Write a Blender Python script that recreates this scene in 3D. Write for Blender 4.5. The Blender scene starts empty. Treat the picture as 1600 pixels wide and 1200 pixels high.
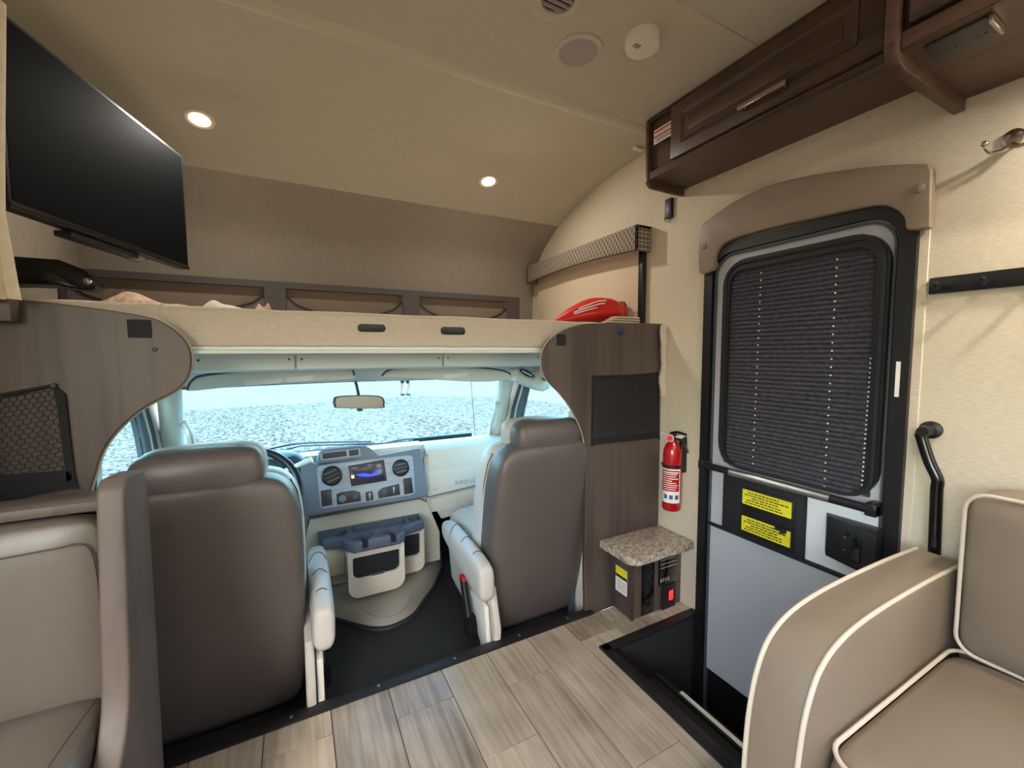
import bpy, bmesh, math, random
from mathutils import Vector, Matrix
random.seed(7)
PI = math.pi
SC = bpy.context.scene
COL = SC.collection

# ------------------------------------------------------------------ camera
F_PX, CAM_POS = 652.0, Vector((0, 0, 1.16))
def cam_axes(yaw, pitch, roll):
    cy, sy, cp, sp = math.cos(yaw), math.sin(yaw), math.cos(pitch), math.sin(pitch)
    fwd = Vector((sy*cp, cy*cp, -sp)); right = Vector((cy, -sy, 0)); down = fwd.cross(right)
    cr, sr = math.cos(roll), math.sin(roll)
    return cr*right + sr*down, -sr*right + cr*down, fwd
AR, AD, AF = cam_axes(math.radians(27.53), math.radians(4.08), math.radians(0.27))
cd = bpy.data.cameras.new('camera'); cam = bpy.data.objects.new('camera', cd); COL.objects.link(cam)
cd.sensor_width = 36; cd.lens = F_PX/1600*36; cd.clip_start = 0.02; cd.clip_end = 500
cam.matrix_world = Matrix.Translation(CAM_POS) @ Matrix((AR, -AD, -AF)).transposed().to_4x4()
SC.camera = cam

# ------------------------------------------------------------------ world, sun, exposure
wd = bpy.data.worlds.new('world'); SC.world = wd; wd.use_nodes = True
wn = wd.node_tree.nodes; wl = wd.node_tree.links
sky = wn.new('ShaderNodeTexSky'); sky.sky_type = 'NISHITA'; sky.sun_disc = False
sky.sun_elevation = math.radians(52); sky.sun_rotation = math.radians(200); sky.air_density = 1.2; sky.dust_density = 6.0
wn['Background'].inputs['Strength'].default_value = 4.6
wl.new(sky.outputs[0], wn['Background'].inputs['Color'])
sd = bpy.data.lights.new('sun', 'SUN'); sd.energy = 3.0; sd.angle = math.radians(3); sd.color = (1, .97, .92)
sun = bpy.data.objects.new('sun', sd); COL.objects.link(sun)
sun.rotation_euler = (math.radians(38), 0, math.radians(-20))
SC.view_settings.view_transform = 'Standard'; SC.view_settings.look = 'None'
SC.view_settings.gamma = 1; SC.view_settings.use_curve_mapping = False
SC.view_settings.exposure = 0.0
SC.cycles.max_bounces = 8; SC.cycles.transparent_max_bounces = 12
SC.cycles.sample_clamp_indirect = 6

# ------------------------------------------------------------------ helpers: points
def ray(x, y): return AR*((x-800)/F_PX) + AD*((y-600)/F_PX) + AF
def P(x, y, X=None, Y=None, Z=None):
    d = ray(x, y)
    if X is not None: t = (X-CAM_POS.x)/d.x
    elif Y is not None: t = (Y-CAM_POS.y)/d.y
    else: t = (Z-CAM_POS.z)/d.z
    return CAM_POS + d*t
def PN(x, y, p0, n):
    d = ray(x, y); return CAM_POS + d*((Vector(p0)-CAM_POS).dot(n)/d.dot(n))

# ------------------------------------------------------------------ materials
def srgb(r, g, b):
    f = lambda c: (c/255/12.92) if c/255 <= .04045 else ((c/255+.055)/1.055)**2.4
    return (f(r), f(g), f(b), 1)
MATS = {}
def mat(name, col, rough=.5, metal=0, var=.0, scale=(8, 8, 8), bump=0, bscale=60, spec=.5, col2=None, detail=4, emit=None, estr=0, coat=0, sheen=0):
    m = bpy.data.materials.new(name); m.use_nodes = True; MATS[name] = m
    nt = m.node_tree; b = nt.nodes['Principled BSDF']
    b.inputs['Base Color'].default_value = col; b.inputs['Roughness'].default_value = rough
    b.inputs['Metallic'].default_value = metal; b.inputs['Specular IOR Level'].default_value = spec
    b.inputs['Coat Weight'].default_value = coat; b.inputs['Sheen Weight'].default_value = sheen
    if emit: b.inputs['Emission Color'].default_value = emit; b.inputs['Emission Strength'].default_value = estr
    tc = nt.nodes.new('ShaderNodeTexCoord'); mp = nt.nodes.new('ShaderNodeMapping'); mp.inputs['Scale'].default_value = scale
    nt.links.new(tc.outputs['Object'], mp.inputs['Vector'])
    if var or col2:
        n = nt.nodes.new('ShaderNodeTexNoise'); n.inputs['Scale'].default_value = 1; n.inputs['Detail'].default_value = detail
        nt.links.new(mp.outputs[0], n.inputs['Vector'])
        r = nt.nodes.new('ShaderNodeValToRGB'); r.color_ramp.elements[0].position = .3; r.color_ramp.elements[1].position = .7
        c2 = col2 or tuple(min(1, c*(1+var)) for c in col[:3])+(1,)
        c1 = col if col2 else tuple(c*(1-var) for c in col[:3])+(1,)
        r.color_ramp.elements[0].color = c1; r.color_ramp.elements[1].color = c2
        nt.links.new(n.outputs['Fac'], r.inputs[0]); nt.links.new(r.outputs[0], b.inputs['Base Color'])
    if bump:
        n2 = nt.nodes.new('ShaderNodeTexNoise'); n2.inputs['Scale'].default_value = bscale; n2.inputs['Detail'].default_value = 3
        nt.links.new(tc.outputs['Object'], n2.inputs['Vector'])
        bp = nt.nodes.new('ShaderNodeBump'); bp.inputs['Strength'].default_value = bump; bp.inputs['Distance'].default_value = .004
        nt.links.new(n2.outputs['Fac'], bp.inputs['Height']); nt.links.new(bp.outputs[0], b.inputs['Normal'])
    return m
def glass(name, tint, gloss=.06):
    m = bpy.data.materials.new(name); m.use_nodes = True; MATS[name] = m; nt = m.node_tree; nt.nodes.clear()
    o = nt.nodes.new('ShaderNodeOutputMaterial'); t = nt.nodes.new('ShaderNodeBsdfTransparent'); g = nt.nodes.new('ShaderNodeBsdfGlossy')
    t.inputs[0].default_value = tint; g.inputs['Roughness'].default_value = .02
    mx = nt.nodes.new('ShaderNodeMixShader'); mx.inputs[0].default_value = gloss
    nt.links.new(t.outputs[0], mx.inputs[1]); nt.links.new(g.outputs[0], mx.inputs[2]); nt.links.new(mx.outputs[0], o.inputs[0])
    return m
def wood(name, dark, light, axis=2, s=1.0, rough=.45, bump=.06, blot=.8, rnd=.16, lo=.68, hi=1.0):
    # stretched grain along one axis with broad blotches
    m = bpy.data.materials.new(name); m.use_nodes = True; MATS[name] = m; nt = m.node_tree; b = nt.nodes['Principled BSDF']
    tc = nt.nodes.new('ShaderNodeTexCoord'); mp = nt.nodes.new('ShaderNodeMapping')
    sc = [55*s]*3; sc[axis] = 3*s; mp.inputs['Scale'].default_value = sc
    oi = nt.nodes.new('ShaderNodeObjectInfo')
    ad = nt.nodes.new('ShaderNodeVectorMath'); ad.operation = 'ADD'
    nt.links.new(tc.outputs['Object'], mp.inputs[0])
    sr = nt.nodes.new('ShaderNodeMath'); sr.operation = 'MULTIPLY'; sr.inputs[1].default_value = 37
    nt.links.new(oi.outputs['Random'], sr.inputs[0]); nt.links.new(mp.outputs[0], ad.inputs[0]); nt.links.new(sr.outputs[0], ad.inputs[1])
    n = nt.nodes.new('ShaderNodeTexNoise'); n.inputs['Scale'].default_value = 1; n.inputs['Detail'].default_value = 6; n.inputs['Distortion'].default_value = .6
    nt.links.new(ad.outputs[0], n.inputs['Vector'])
    n2 = nt.nodes.new('ShaderNodeTexNoise'); n2.inputs['Scale'].default_value = 5*s; n2.inputs['Detail'].default_value = 2
    ad2 = nt.nodes.new('ShaderNodeVectorMath'); ad2.operation = 'ADD'; nt.links.new(tc.outputs['Object'], ad2.inputs[0]); nt.links.new(sr.outputs[0], ad2.inputs[1])
    nt.links.new(ad2.outputs[0], n2.inputs['Vector'])
    a = nt.nodes.new('ShaderNodeMath'); a.operation = 'ADD'; nt.links.new(n.outputs['Fac'], a.inputs[0])
    k = nt.nodes.new('ShaderNodeMath'); k.operation = 'MULTIPLY'; k.inputs[1].default_value = .8; nt.links.new(n2.outputs['Fac'], k.inputs[0]); nt.links.new(k.outputs[0], a.inputs[1])
    k.inputs[1].default_value = blot
    ps = nt.nodes.new('ShaderNodeMath'); ps.operation = 'MULTIPLY_ADD'; ps.inputs[1].default_value = rnd; nt.links.new(oi.outputs['Random'], ps.inputs[0]); nt.links.new(a.outputs[0], ps.inputs[2])
    r = nt.nodes.new('ShaderNodeValToRGB'); e = r.color_ramp.elements; e[0].position = lo*.5; e[1].position = hi*.5
    e[0].color = dark; e[1].color = light
    hf = nt.nodes.new('ShaderNodeMath'); hf.operation = 'MULTIPLY'; hf.inputs[1].default_value = .5; nt.links.new(ps.outputs[0], hf.inputs[0])
    nt.links.new(hf.outputs[0], r.inputs[0]); nt.links.new(r.outputs[0], b.inputs['Base Color'])
    b.inputs['Roughness'].default_value = rough
    bp = nt.nodes.new('ShaderNodeBump'); bp.inputs['Strength'].default_value = bump; bp.inputs['Distance'].default_value = .003
    nt.links.new(n.outputs['Fac'], bp.inputs['Height']); nt.links.new(bp.outputs[0], b.inputs['Normal'])
    return m
mat('overhead', srgb(222, 236, 236), .6)  # cool pale panel plastic; daylight bounce put into the colour
mat('emboss', srgb(158, 160, 154), .6)
mat('net_back', srgb(66, 62, 64), .9)
def lattice_fabric(name, base, line, scale=34):
    m = mat(name, base, .85); nt = m.node_tree; b = nt.nodes['Principled BSDF']
    tc = nt.nodes.new('ShaderNodeTexCoord'); mp = nt.nodes.new('ShaderNodeMapping'); mp.inputs['Rotation'].default_value = (math.radians(45), 0, 0)
    mp.inputs['Scale'].default_value = (scale, scale*1.25, scale*.85)
    nt.links.new(tc.outputs['Object'], mp.inputs[0])
    v = nt.nodes.new('ShaderNodeTexVoronoi'); v.feature = 'DISTANCE_TO_EDGE'; v.inputs['Randomness'].default_value = 0; v.inputs['Scale'].default_value = 1
    nt.links.new(mp.outputs[0], v.inputs['Vector'])
    r = nt.nodes.new('ShaderNodeValToRGB'); r.color_ramp.elements[0].position = .05; r.color_ramp.elements[1].position = .11
    r.color_ramp.elements[0].color = line; r.color_ramp.elements[1].color = base
    nt.links.new(v.outputs['Distance'], r.inputs[0]); nt.links.new(r.outputs[0], b.inputs['Base Color'])
    return m
mat('wall', srgb(212, 199, 174), .8, var=.10, scale=(55, 55, 420), bump=.12, bscale=160, detail=5)
mat('ceil', srgb(192, 183, 163), .9, var=.02, scale=(30, 30, 30), bump=.05, bscale=300, spec=.1)
mat('cap_fabric', srgb(150, 138, 124), .85, var=.07, scale=(170, 20, 20), bump=.1, bscale=200)
mat('ceiltrim', srgb(196, 186, 166), .8, spec=.2)
wood('darkwood', srgb(44, 30, 23), srgb(84, 61, 48), 1, .7, .38)
wood('postwood', srgb(56, 46, 42), srgb(84, 72, 66), 2, .5, .58)
wood('partwood', srgb(60, 50, 46), srgb(86, 74, 67), 2, .3, .42)
wood('floorwood', srgb(98, 85, 72), srgb(192, 176, 158), 1, 1.1, .27, .05, blot=.7, rnd=.42, lo=.45, hi=1.6)
mat('gap', srgb(40, 33, 28), .9)
mat('leather', srgb(86, 78, 74), .42, var=.03, scale=(6, 6, 6), bump=.12, bscale=260)  # shaded copy of the seat hide: shade on the backs put in
mat('leather_pale_lit', srgb(188, 182, 174), .42, bump=.12, bscale=260)  # lit copy of the same hide: cab daylight put into the colour
mat('sofa', srgb(124, 109, 93), .4, bump=.1, bscale=260, var=.03)
mat('bench', srgb(92, 84, 77), .4, bump=.1, bscale=260, var=.03)
mat('piping', srgb(196, 182, 162), .5)
mat('thread', srgb(74, 60, 50), .8)
mat('black', srgb(22, 22, 24), .42)
mat('matblack', srgb(28, 29, 32), .8, bump=.2, bscale=200)
mat('mat_rubber', srgb(30, 32, 36), .62, bump=.15, bscale=120)
mat('screen', srgb(14, 17, 19), .7, spec=.04)
mat('glossblack', srgb(12, 12, 14), .18, coat=.4)
mat('doorgrey', srgb(186, 187, 190), .45, bump=.04, bscale=300)
mat('doorwhite', srgb(226, 226, 226), .4)
mat('shade_dark', srgb(60, 58, 66), .85, var=.4, scale=(90, 60, 110), bump=.6, bscale=90, detail=6)
mat('steel', srgb(205, 205, 208), .28, 1)
mat('nickel', srgb(190, 180, 165), .25, 1)
mat('plastic_tan', srgb(212, 208, 196), .5, bump=.04, bscale=400)
mat('headliner', srgb(216, 216, 206), .8, bump=.06, bscale=300)
mat('dash_tan', srgb(204, 200, 188), .5, bump=.05, bscale=400)
mat('dash_grey', srgb(100, 108, 120), .5, bump=.05, bscale=400)
mat('dash_dark', srgb(52, 60, 72), .55)
mat('vent', srgb(26, 30, 36), .4)
mat('tray', srgb(74, 82, 95), .5)
mat('console', srgb(190, 184, 170), .5)
mat('engine_cover', srgb(150, 145, 136), .5, bump=.05, bscale=300)
mat('bunkfabric', srgb(196, 183, 164), .9, var=.06, scale=(60, 60, 160), bump=.25, bscale=150)
mat('mattress', srgb(214, 206, 196), .9, bump=.1)
mat('blanket', srgb(214, 190, 166), .9, bump=.3, bscale=70, col2=srgb(170, 130, 104), scale=(70, 25, 25))
mat('cream', srgb(222, 208, 178), .85, var=.06, scale=(40, 40, 40), bump=.2, bscale=120)
mat('cabinetgrey', srgb(66, 60, 58), .5)
mat('pocketgrey', srgb(92, 84, 78), .8)
mat('pocketfabric', srgb(112, 98, 84), .9, bump=.1)
lattice_fabric('valance', srgb(104, 90, 76), srgb(178, 166, 148), 42)
mat('shade_beige', srgb(208, 188, 162), .85, bump=.06)
mat('redbag', srgb(206, 34, 26), .34, bump=.5, bscale=14)
mat('red', srgb(178, 20, 28), .25, coat=.5)
mat('white', srgb(236, 234, 228), .45)
mat('offwhite', srgb(226, 216, 198), .5)
mat('speaker_grille', srgb(170, 158, 154), .8, bump=.4, bscale=500)
mat('ink', srgb(40, 38, 36), .7)
mat('yellow', srgb(228, 218, 40), .5)
mat('orange_red', srgb(178, 60, 34), .6)
mat('blue_ink', srgb(60, 84, 124), .6)
mat('stone', srgb(100, 82, 70), .3, col2=srgb(206, 192, 174), scale=(58, 58, 58), detail=12, coat=.2)
mat('pad', srgb(140, 122, 104), .45, bump=.08, bscale=250)
mat('redlight', srgb(255, 30, 30), .4, emit=srgb(255, 40, 40), estr=2.2)
mat('display', srgb(20, 18, 26), .2, emit=srgb(60, 50, 90), estr=.35)
mat('display_blue', srgb(40, 60, 220), .3, emit=srgb(60, 90, 255), estr=.9)
mat('display_warm', srgb(255, 200, 150), .3, emit=srgb(255, 200, 150), estr=.9)
mat('lens', srgb(255, 240, 215), .4, emit=(1, .80, .55, 1), estr=9)
mat('lamp_ring', srgb(232, 212, 184), .45)
mat('skin', srgb(74, 54, 46), .7, spec=.1)
mat('shorts', srgb(16, 18, 20), .9, spec=.05)
mat('shoe', srgb(14, 14, 15), .9, spec=.05)
mat('shirt', srgb(50, 54, 58), .8)
mat('hair', srgb(26, 20, 17), .8)
mat('blueknob', srgb(34, 56, 84), .4)
mat('gravel', srgb(22, 22, 22), .95, col2=srgb(80, 78, 77), scale=(14, 5.5, 14), detail=4, spec=0)
mat('pavement', srgb(66, 63, 62), .9, spec=0, var=.03, scale=(.4, .4, .4))
mat('weatherstrip', srgb(70, 76, 84), .55)
mat('net', srgb(16, 16, 18), .8)
glass('windshield', (.69, .91, .95, 1), .04)
glass('sideglass', (.69, .91, .95, 1), .04)
glass('coachglass', (.80, .84, .86, 1), .05)
mat('mirror', srgb(200, 206, 204), .08, 1)
def gravel():
    nt = MATS['gravel'].node_tree; b = nt.nodes['Principled BSDF']
    n = [q for q in nt.nodes if q.type == 'TEX_NOISE'][0]; n.inputs['Detail'].default_value = 4; n.inputs['Roughness'].default_value = .75; n.inputs['Lacunarity'].default_value = 2.1
    r = [q for q in nt.nodes if q.type == 'VALTORGB'][0]; r.color_ramp.elements[0].position = .36; r.color_ramp.elements[1].position = .66
gravel()
# twill pattern for the dash facia
def twill():
    m = mat('facia', srgb(150, 156, 164), .4); nt = m.node_tree; b = nt.nodes['Principled BSDF']
    tc = nt.nodes.new('ShaderNodeTexCoord'); mp = nt.nodes.new('ShaderNodeMapping'); mp.inputs['Rotation'].default_value = (0, math.radians(45), 0)
    nt.links.new(tc.outputs['Object'], mp.inputs[0]); w = nt.nodes.new('ShaderNodeTexChecker'); w.inputs['Scale'].default_value = 260
    w.inputs['Color1'].default_value = srgb(112, 120, 130); w.inputs['Color2'].default_value = srgb(182, 188, 194)
    nt.links.new(mp.outputs[0], w.inputs['Vector']); nt.links.new(w.outputs[0], b.inputs['Base Color'])
twill()

# ------------------------------------------------------------------ helpers: mesh building
class MB:
    def __init__(s): s.bm = bmesh.new()
    def verts(s, pts): return [s.bm.verts.new(p) for p in pts]
    def face(s, vs):
        try: return s.bm.faces.new(vs)
        except ValueError: return None
    def box(s, a, b, r=0, seg=2):
        x0, y0, z0 = (min(a[i], b[i]) for i in range(3)); x1, y1, z1 = (max(a[i], b[i]) for i in range(3))
        v = s.verts([(x0,y0,z0),(x1,y0,z0),(x1,y1,z0),(x0,y1,z0),(x0,y0,z1),(x1,y0,z1),(x1,y1,z1),(x0,y1,z1)])
        fs = [s.face([v[i] for i in q]) for q in ((3,2,1,0),(4,5,6,7),(0,1,5,4),(1,2,6,5),(2,3,7,6),(3,0,4,7))]
        if r:
            es = list({e for f in fs for e in f.edges})
            bmesh.ops.bevel(s.bm, geom=es, offset=min(r, .49*min(x1-x0, y1-y0, z1-z0)), segments=seg, profile=.5, affect='EDGES')
        return s
    def prism(s, pts, vec, r=0, seg=2):
        pts = [Vector(p) for p in pts]; vec = Vector(vec)
        a = s.verts(pts); b = s.verts([p+vec for p in pts]); n = len(pts)
        fs = [s.face(a), s.face(b[::-1])]
        for i in range(n): fs.append(s.face([a[i], b[i], b[(i+1) % n], a[(i+1) % n]][::-1]))
        fs = [f for f in fs if f]
        bmesh.ops.recalc_face_normals(s.bm, faces=fs)
        if r:
            es = list(fs[0].edges)+list(fs[1].edges)
            bmesh.ops.bevel(s.bm, geom=es, offset=r, segments=seg, profile=.5, affect='EDGES', clamp_overlap=True)
        return s
    def ring(s, outer, inner, vec):
        o = [Vector(p) for p in outer]; i_ = [Vector(p) for p in inner]; vec = Vector(vec); n = len(o)
        A, B, C_, D = s.verts(o), s.verts(i_), s.verts([p+vec for p in o]), s.verts([p+vec for p in i_])
        fs = []
        for k in range(n):
            j = (k+1) % n
            fs += [s.face([A[k], A[j], B[j], B[k]]), s.face([C_[k], D[k], D[j], C_[j]]), s.face([A[k], C_[k], C_[j], A[j]]), s.face([B[k], B[j], D[j], D[k]])]
        bmesh.ops.recalc_face_normals(s.bm, faces=[f for f in fs if f]); return s
    def loft(s, secs, cap=True, close=True):
        rows = [s.verts(q) for q in secs]; n = len(rows[0]); fs = []
        for a, b in zip(rows, rows[1:]):
            for k in range(n if close else n-1):
                fs.append(s.face([a[k], a[(k+1) % n], b[(k+1) % n], b[k]]))
        if cap: fs += [s.face(rows[0][::-1]), s.face(rows[-1])]
        bmesh.ops.recalc_face_normals(s.bm, faces=[f for f in fs if f]); return s
    def tube(s, path, r, n=8, closed=False, cap=True):
        path = [Vector(p) for p in path]; m = len(path); rs = r if isinstance(r, (list, tuple)) else [r]*m
        secs = []; up = None
        for i, p in enumerate(path):
            if closed: t = path[(i+1) % m]-path[i-1]
            else: t = path[min(i+1, m-1)]-path[max(i-1, 0)]
            t.normalize()
            if up is None: up = Vector((0, 0, 1)) if abs(t.z) < .9 else Vector((1, 0, 0))
            u = (up - t*up.dot(t)).normalized(); v = t.cross(u); up = u
            secs.append([p + (u*math.cos(2*PI*k/n) + v*math.sin(2*PI*k/n))*rs[i] for k in range(n)])
        if closed: secs.append(secs[0]); return s.loft(secs, cap=False)
        return s.loft(secs, cap=cap)
    def lathe(s, prof, center, axis, n=32, cap=True):
        ax = Vector(axis).normalized(); u = ax.orthogonal().normalized(); v = ax.cross(u); c = Vector(center)
        return s.loft([[c + ax*h + (u*math.cos(2*PI*k/n)+v*math.sin(2*PI*k/n))*max(r, 1e-4) for k in range(n)] for r, h in prof], cap=cap)
    def sphere(s, c, r, seg=16, scale=(1, 1, 1)):
        bmesh.ops.create_uvsphere(s.bm, u_segments=seg, v_segments=seg//2+1, radius=1, matrix=Matrix.Translation(c) @ Matrix.Diagonal((r*scale[0], r*scale[1], r*scale[2], 1)))
        return s
    def build(s, name, m, parent=None, ang=40, label=None, sub=0):
        bm = s.bm
        xs = [v.co for v in bm.verts]
        lo = Vector([min(c[i] for c in xs) for i in range(3)]); hi = Vector([max(c[i] for c in xs) for i in range(3)])
        org = Vector(((lo.x+hi.x)/2, (lo.y+hi.y)/2, lo.z))
        for v in bm.verts: v.co -= org
        me = bpy.data.meshes.new(name); bm.to_mesh(me); bm.free()
        me.materials.append(MATS[m])
        for p in me.polygons: p.use_smooth = True
        me.set_sharp_from_angle(angle=math.radians(ang))
        o = bpy.data.objects.new(name, me); COL.objects.link(o)
        place(o, org, parent)
        if sub:
            md = o.modifiers.new('subsurf', 'SUBSURF'); md.levels = sub; md.render_levels = sub
        if label: o['label'] = label
        return o
WORLD = {}
def place(o, org, parent):
    WORLD[o] = Vector(org)
    if parent is not None:
        o.parent = parent; o.location = Vector(org) - WORLD[parent]
    else: o.location = org
def thing(name, label, cat, loc, group=None):
    o = bpy.data.objects.new(name, None); o.empty_display_size = .05; COL.objects.link(o); place(o, loc, None)
    return tag(o, label, cat, group)
def tag(o, label, cat, group=None):
    o['label'] = label; o['category'] = cat
    if group: o['group'] = group
    return o
def struct(o, label=None, cat=None):
    o['kind'] = 'structure'
    if label: o['label'] = label
    if cat: o['category'] = cat
    return o
def sup(cx, cy, hw, hd, z, e=4, n=36):
    out = []
    for k in range(n):
        a = 2*PI*k/n; c, s_ = math.cos(a), math.sin(a)
        out.append((cx + hw*math.copysign(abs(c)**(2/e), c), cy + hd*math.copysign(abs(s_)**(2/e), s_), z))
    return out
def rrect(a0, a1, b0, b1, r, n=6):
    # rounded rectangle outline in two coordinates; r may be one radius or four (a0b0, a1b0, a1b1, a0b1)
    if not isinstance(r, (list, tuple)): r = [r]*4
    out = []
    for (ca, cb, rr, st) in ((a0+r[0], b0+r[0], r[0], PI), (a1-r[1], b0+r[1], r[1], 1.5*PI), (a1-r[2], b1-r[2], r[2], 0), (a0+r[3], b1-r[3], r[3], .5*PI)):
        for k in range(n+1):
            t = st + .5*PI*k/n; out.append((ca+rr*math.cos(t), cb+rr*math.sin(t)))
    return out
def smooth_closed(pts, n=6):
    out = []; m = len(pts); pts = [Vector(p) for p in pts]
    for i in range(m):
        p0, p1, p2, p3 = pts[i-1], pts[i], pts[(i+1) % m], pts[(i+2) % m]
        for k in range(n):
            t = k/n
            out.append(.5*((2*p1)+(p2-p0)*t+(2*p0-5*p1+4*p2-p3)*t*t+(3*p1-p0-3*p2+p3)*t**3))
    return out
def smooth_open(pts, n=6):
    pts = [Vector(p) for p in pts]; out = []; m = len(pts)
    for i in range(m-1):
        p0, p1, p2, p3 = pts[max(i-1, 0)], pts[i], pts[i+1], pts[min(i+2, m-1)]
        for k in range(n):
            t = k/n
            out.append(.5*((2*p1)+(p2-p0)*t+(2*p0-5*p1+4*p2-p3)*t*t+(3*p1-p0-3*p2+p3)*t**3))
    return out+[pts[-1]]
def text_mesh(txt, size, m, parent, origin, xdir, ydir, name='lettering', depth=.001, align='CENTER'):
    cu = bpy.data.curves.new(name, 'FONT'); cu.body = txt; cu.size = size; cu.align_x = align; cu.align_y = 'CENTER'; cu.extrude = depth
    t = bpy.data.objects.new(name, cu); COL.objects.link(t)
    me = bpy.data.meshes.new_from_object(t.evaluated_get(bpy.context.evaluated_depsgraph_get())); bpy.data.objects.remove(t)
    x = Vector(xdir).normalized(); y = Vector(ydir).normalized(); z = x.cross(y)
    R = Matrix((x, y, z)).transposed().to_4x4()
    me.transform(R); me.materials.clear(); me.materials.append(MATS[m])
    o = bpy.data.objects.new(name, me); COL.objects.link(o); place(o, origin, parent); return o

XW, XL, YS, ZC, XC = 1.565, -0.865, 1.43, 2.137, 0.345     # right wall, left wall, cab edge, ceiling, vehicle centre line
CF = -0.10                                                  # cab floor
YB = -2.2                                                   # rear wall of the coach
PUCK_FRONT, PUCK_REAR = 6, 7                             # lamp power of the bunk lights and of the added rear ceiling lights

# ================================================================== THE SETTING
# ---- coach floor with vinyl planks
WX0, WY0, WY1 = 1.03, 0.42, 1.235                            # entry well: inner edge, rear and front limits
m = MB(); m.box((XL, YB, -.06), (WX0, YS-.008, -.004)); m.box((WX0, WY1, -.06), (XW, YS-.008, -.004)); m.box((WX0, YB, -.06), (XW, WY0, -.004))
floor = struct(m.build('floor', 'gap'), 'wood-look vinyl plank floor of the coach')
cols = [XL, -.68, -.496, -.31, -.124, .064, .248, .44, .622, .803, .985, 1.17, 1.354, XW]
joints = {3: .95, 4: 1.323, 5: .80, 6: 1.282, 7: 1.03, 8: 1.237, 9: .81, 10: 1.30, 11: 1.34, 12: 1.29}
for i, (a, b) in enumerate(zip(cols, cols[1:])):
    ys = [YS-.008]; y = joints.get(i, .6+.3*(i % 3))
    while y > YB: ys.append(y); y -= .92
    ys.append(YB)
    for y1, y0 in zip(ys, ys[1:]):
        segs = [(a, b, y0, y1)]
        if b > WX0:
            segs = []
            if y1 > WY1: segs.append((a, b, max(y0, WY1), y1))
            if a < WX0 and y0 < WY1 and y1 > WY0: segs.append((a, WX0, max(y0, WY0), min(y1, WY1)))
            if y0 < WY0: segs.append((a, b, y0, min(y1, WY0)))
        for (xa, xb, ya, yb) in segs:
            if xb-xa > .004 and yb-ya > .004:
                MB().box((xa+.0011, ya+.0011, -.0045), (xb-.0011, yb-.0011, 0), .0006, 1).build('plank', 'floorwood', floor)
# black aluminium edge strip between the coach floor and the cab
m = MB(); m.box((XL, YS-.012, -.14), (1.15, YS+.035, .006), .003, 2); e = struct(m.build('trim_1', 'black'), 'black metal edge strip across the floor before the cab')
for x in (-.05, .22, .5, .78, 1.02): MB().lathe([(.005, 0), (.005, .0015), (.002, .003)], (x, YS+.012, .006), (0, 0, 1), 10).build('screw', 'steel', e)
# ---- entry step well
m = MB()
m.box((WX0, WY0, -.24), (WX0+.02, WY1, -.004)); m.box((WX0, WY1-.02, -.46), (XW+.02, WY1, -.004)); m.box((WX0, WY0, -.46), (XW+.02, WY0+.02, -.004))
m.box((WX0, WY0, -.24), (1.33, WY1, -.21)); m.box((1.31, WY0, -.46), (1.335, WY1, -.2)); m.box((1.31, WY0, -.47), (XW+.02, WY1, -.44))
well = struct(m.build('floor_step_well', 'matblack'), 'black entry step well sunk into the floor by the door')
m = MB(); m.box((WX0-.004, WY0, -.004), (WX0+.04, WY1+.004, .008), .004, 2); m.box((WX0, WY1-.035, -.004), (XW-.002, WY1+.004, .008), .004, 2); m.build('well_trim', 'black', well)
MB().box((1.318, WY0+.03, -.199), (1.338, WY1-.14, -.194), .002, 1).build('tread_strip', 'white', well)
# ---- ceiling, front cap, walls
m = MB(); m.box((XL, YB, ZC), (XW, 1.42, ZC+.03)); ceiling = struct(m.build('ceiling', 'ceil'), 'beige flat coach ceiling')
prof_c = smooth_open([(0, 1.42, 2.137), (0, 1.62, 2.14), (0, 1.85, 2.125), (0, 2.09, 2.082), (0, 2.354, 1.99)], 6)
def zc_at(y):
    if y <= 1.42: return ZC
    for a, b in zip(prof_c, prof_c[1:]):
        if a.y <= y <= b.y: return a.z+(b.z-a.z)*(y-a.y)/(b.y-a.y)
    return 1.99
def sheet(prof, x0, x1, th, name, mt, sgn=1):
    # a curved panel extruded across the vehicle with real thickness, thickened outward
    mm = MB(); n = len(prof); outp = []
    for i, p in enumerate(prof):
        t = prof[min(i+1, n-1)]-prof[max(i-1, 0)]; nn = Vector((0, -t.z, t.y)).normalized(); outp.append(p+nn*th*sgn)
    loop = list(prof)+outp[::-1]
    mm.loft([[Vector((x, p.y, p.z)) for p in loop] for x in (x0, x1)])
    return mm.build(name, mt, ang=30)
cf = struct(sheet(prof_c, XL, XW, .03, 'ceiling_front', 'ceil'), 'curved beige ceiling panel over the cab bunk')
prof_f = smooth_open([(0, 2.335, 1.999), (0, 2.555, 1.848), (0, 2.644, 1.684), (0, 2.672, 1.43), (0, 2.675, 1.19)], 6)
struct(sheet(prof_f, XL, XW, .03, 'wall_front', 'cap_fabric'), 'taupe fabric front wall curving up over the bunk')
m = MB(); m.loft([[Vector((x, 1.42+.034*math.cos(a), ZC+.001-.012*math.sin(a))) for a in [PI*k/8 for k in range(9)]] for x in (XL, XW)]); t = struct(m.build('trim_2', 'ceiltrim'), 'rounded beige ceiling moulding crossing in front of the bunk')
for x in (-.35, .1, .43, .84, 1.2, 1.32): MB().sphere((x, 1.44, ZC-.009), .004, 8).build('screw', 'steel', t)
p0, p1 = P(1060, 0, Z=ZC), P(1195, 82, Z=ZC)
struct(MB().box((XL, p1.y-.012, ZC-.003), (1.345, p1.y+.012, ZC+.002), .002, 1).build('trim_3', 'ceil'), 'flat beige ceiling seam strip near the overhead cabinet')
wr = MB()
DY0, DY1, DZ1 = .54, 1.20, 1.585
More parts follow.
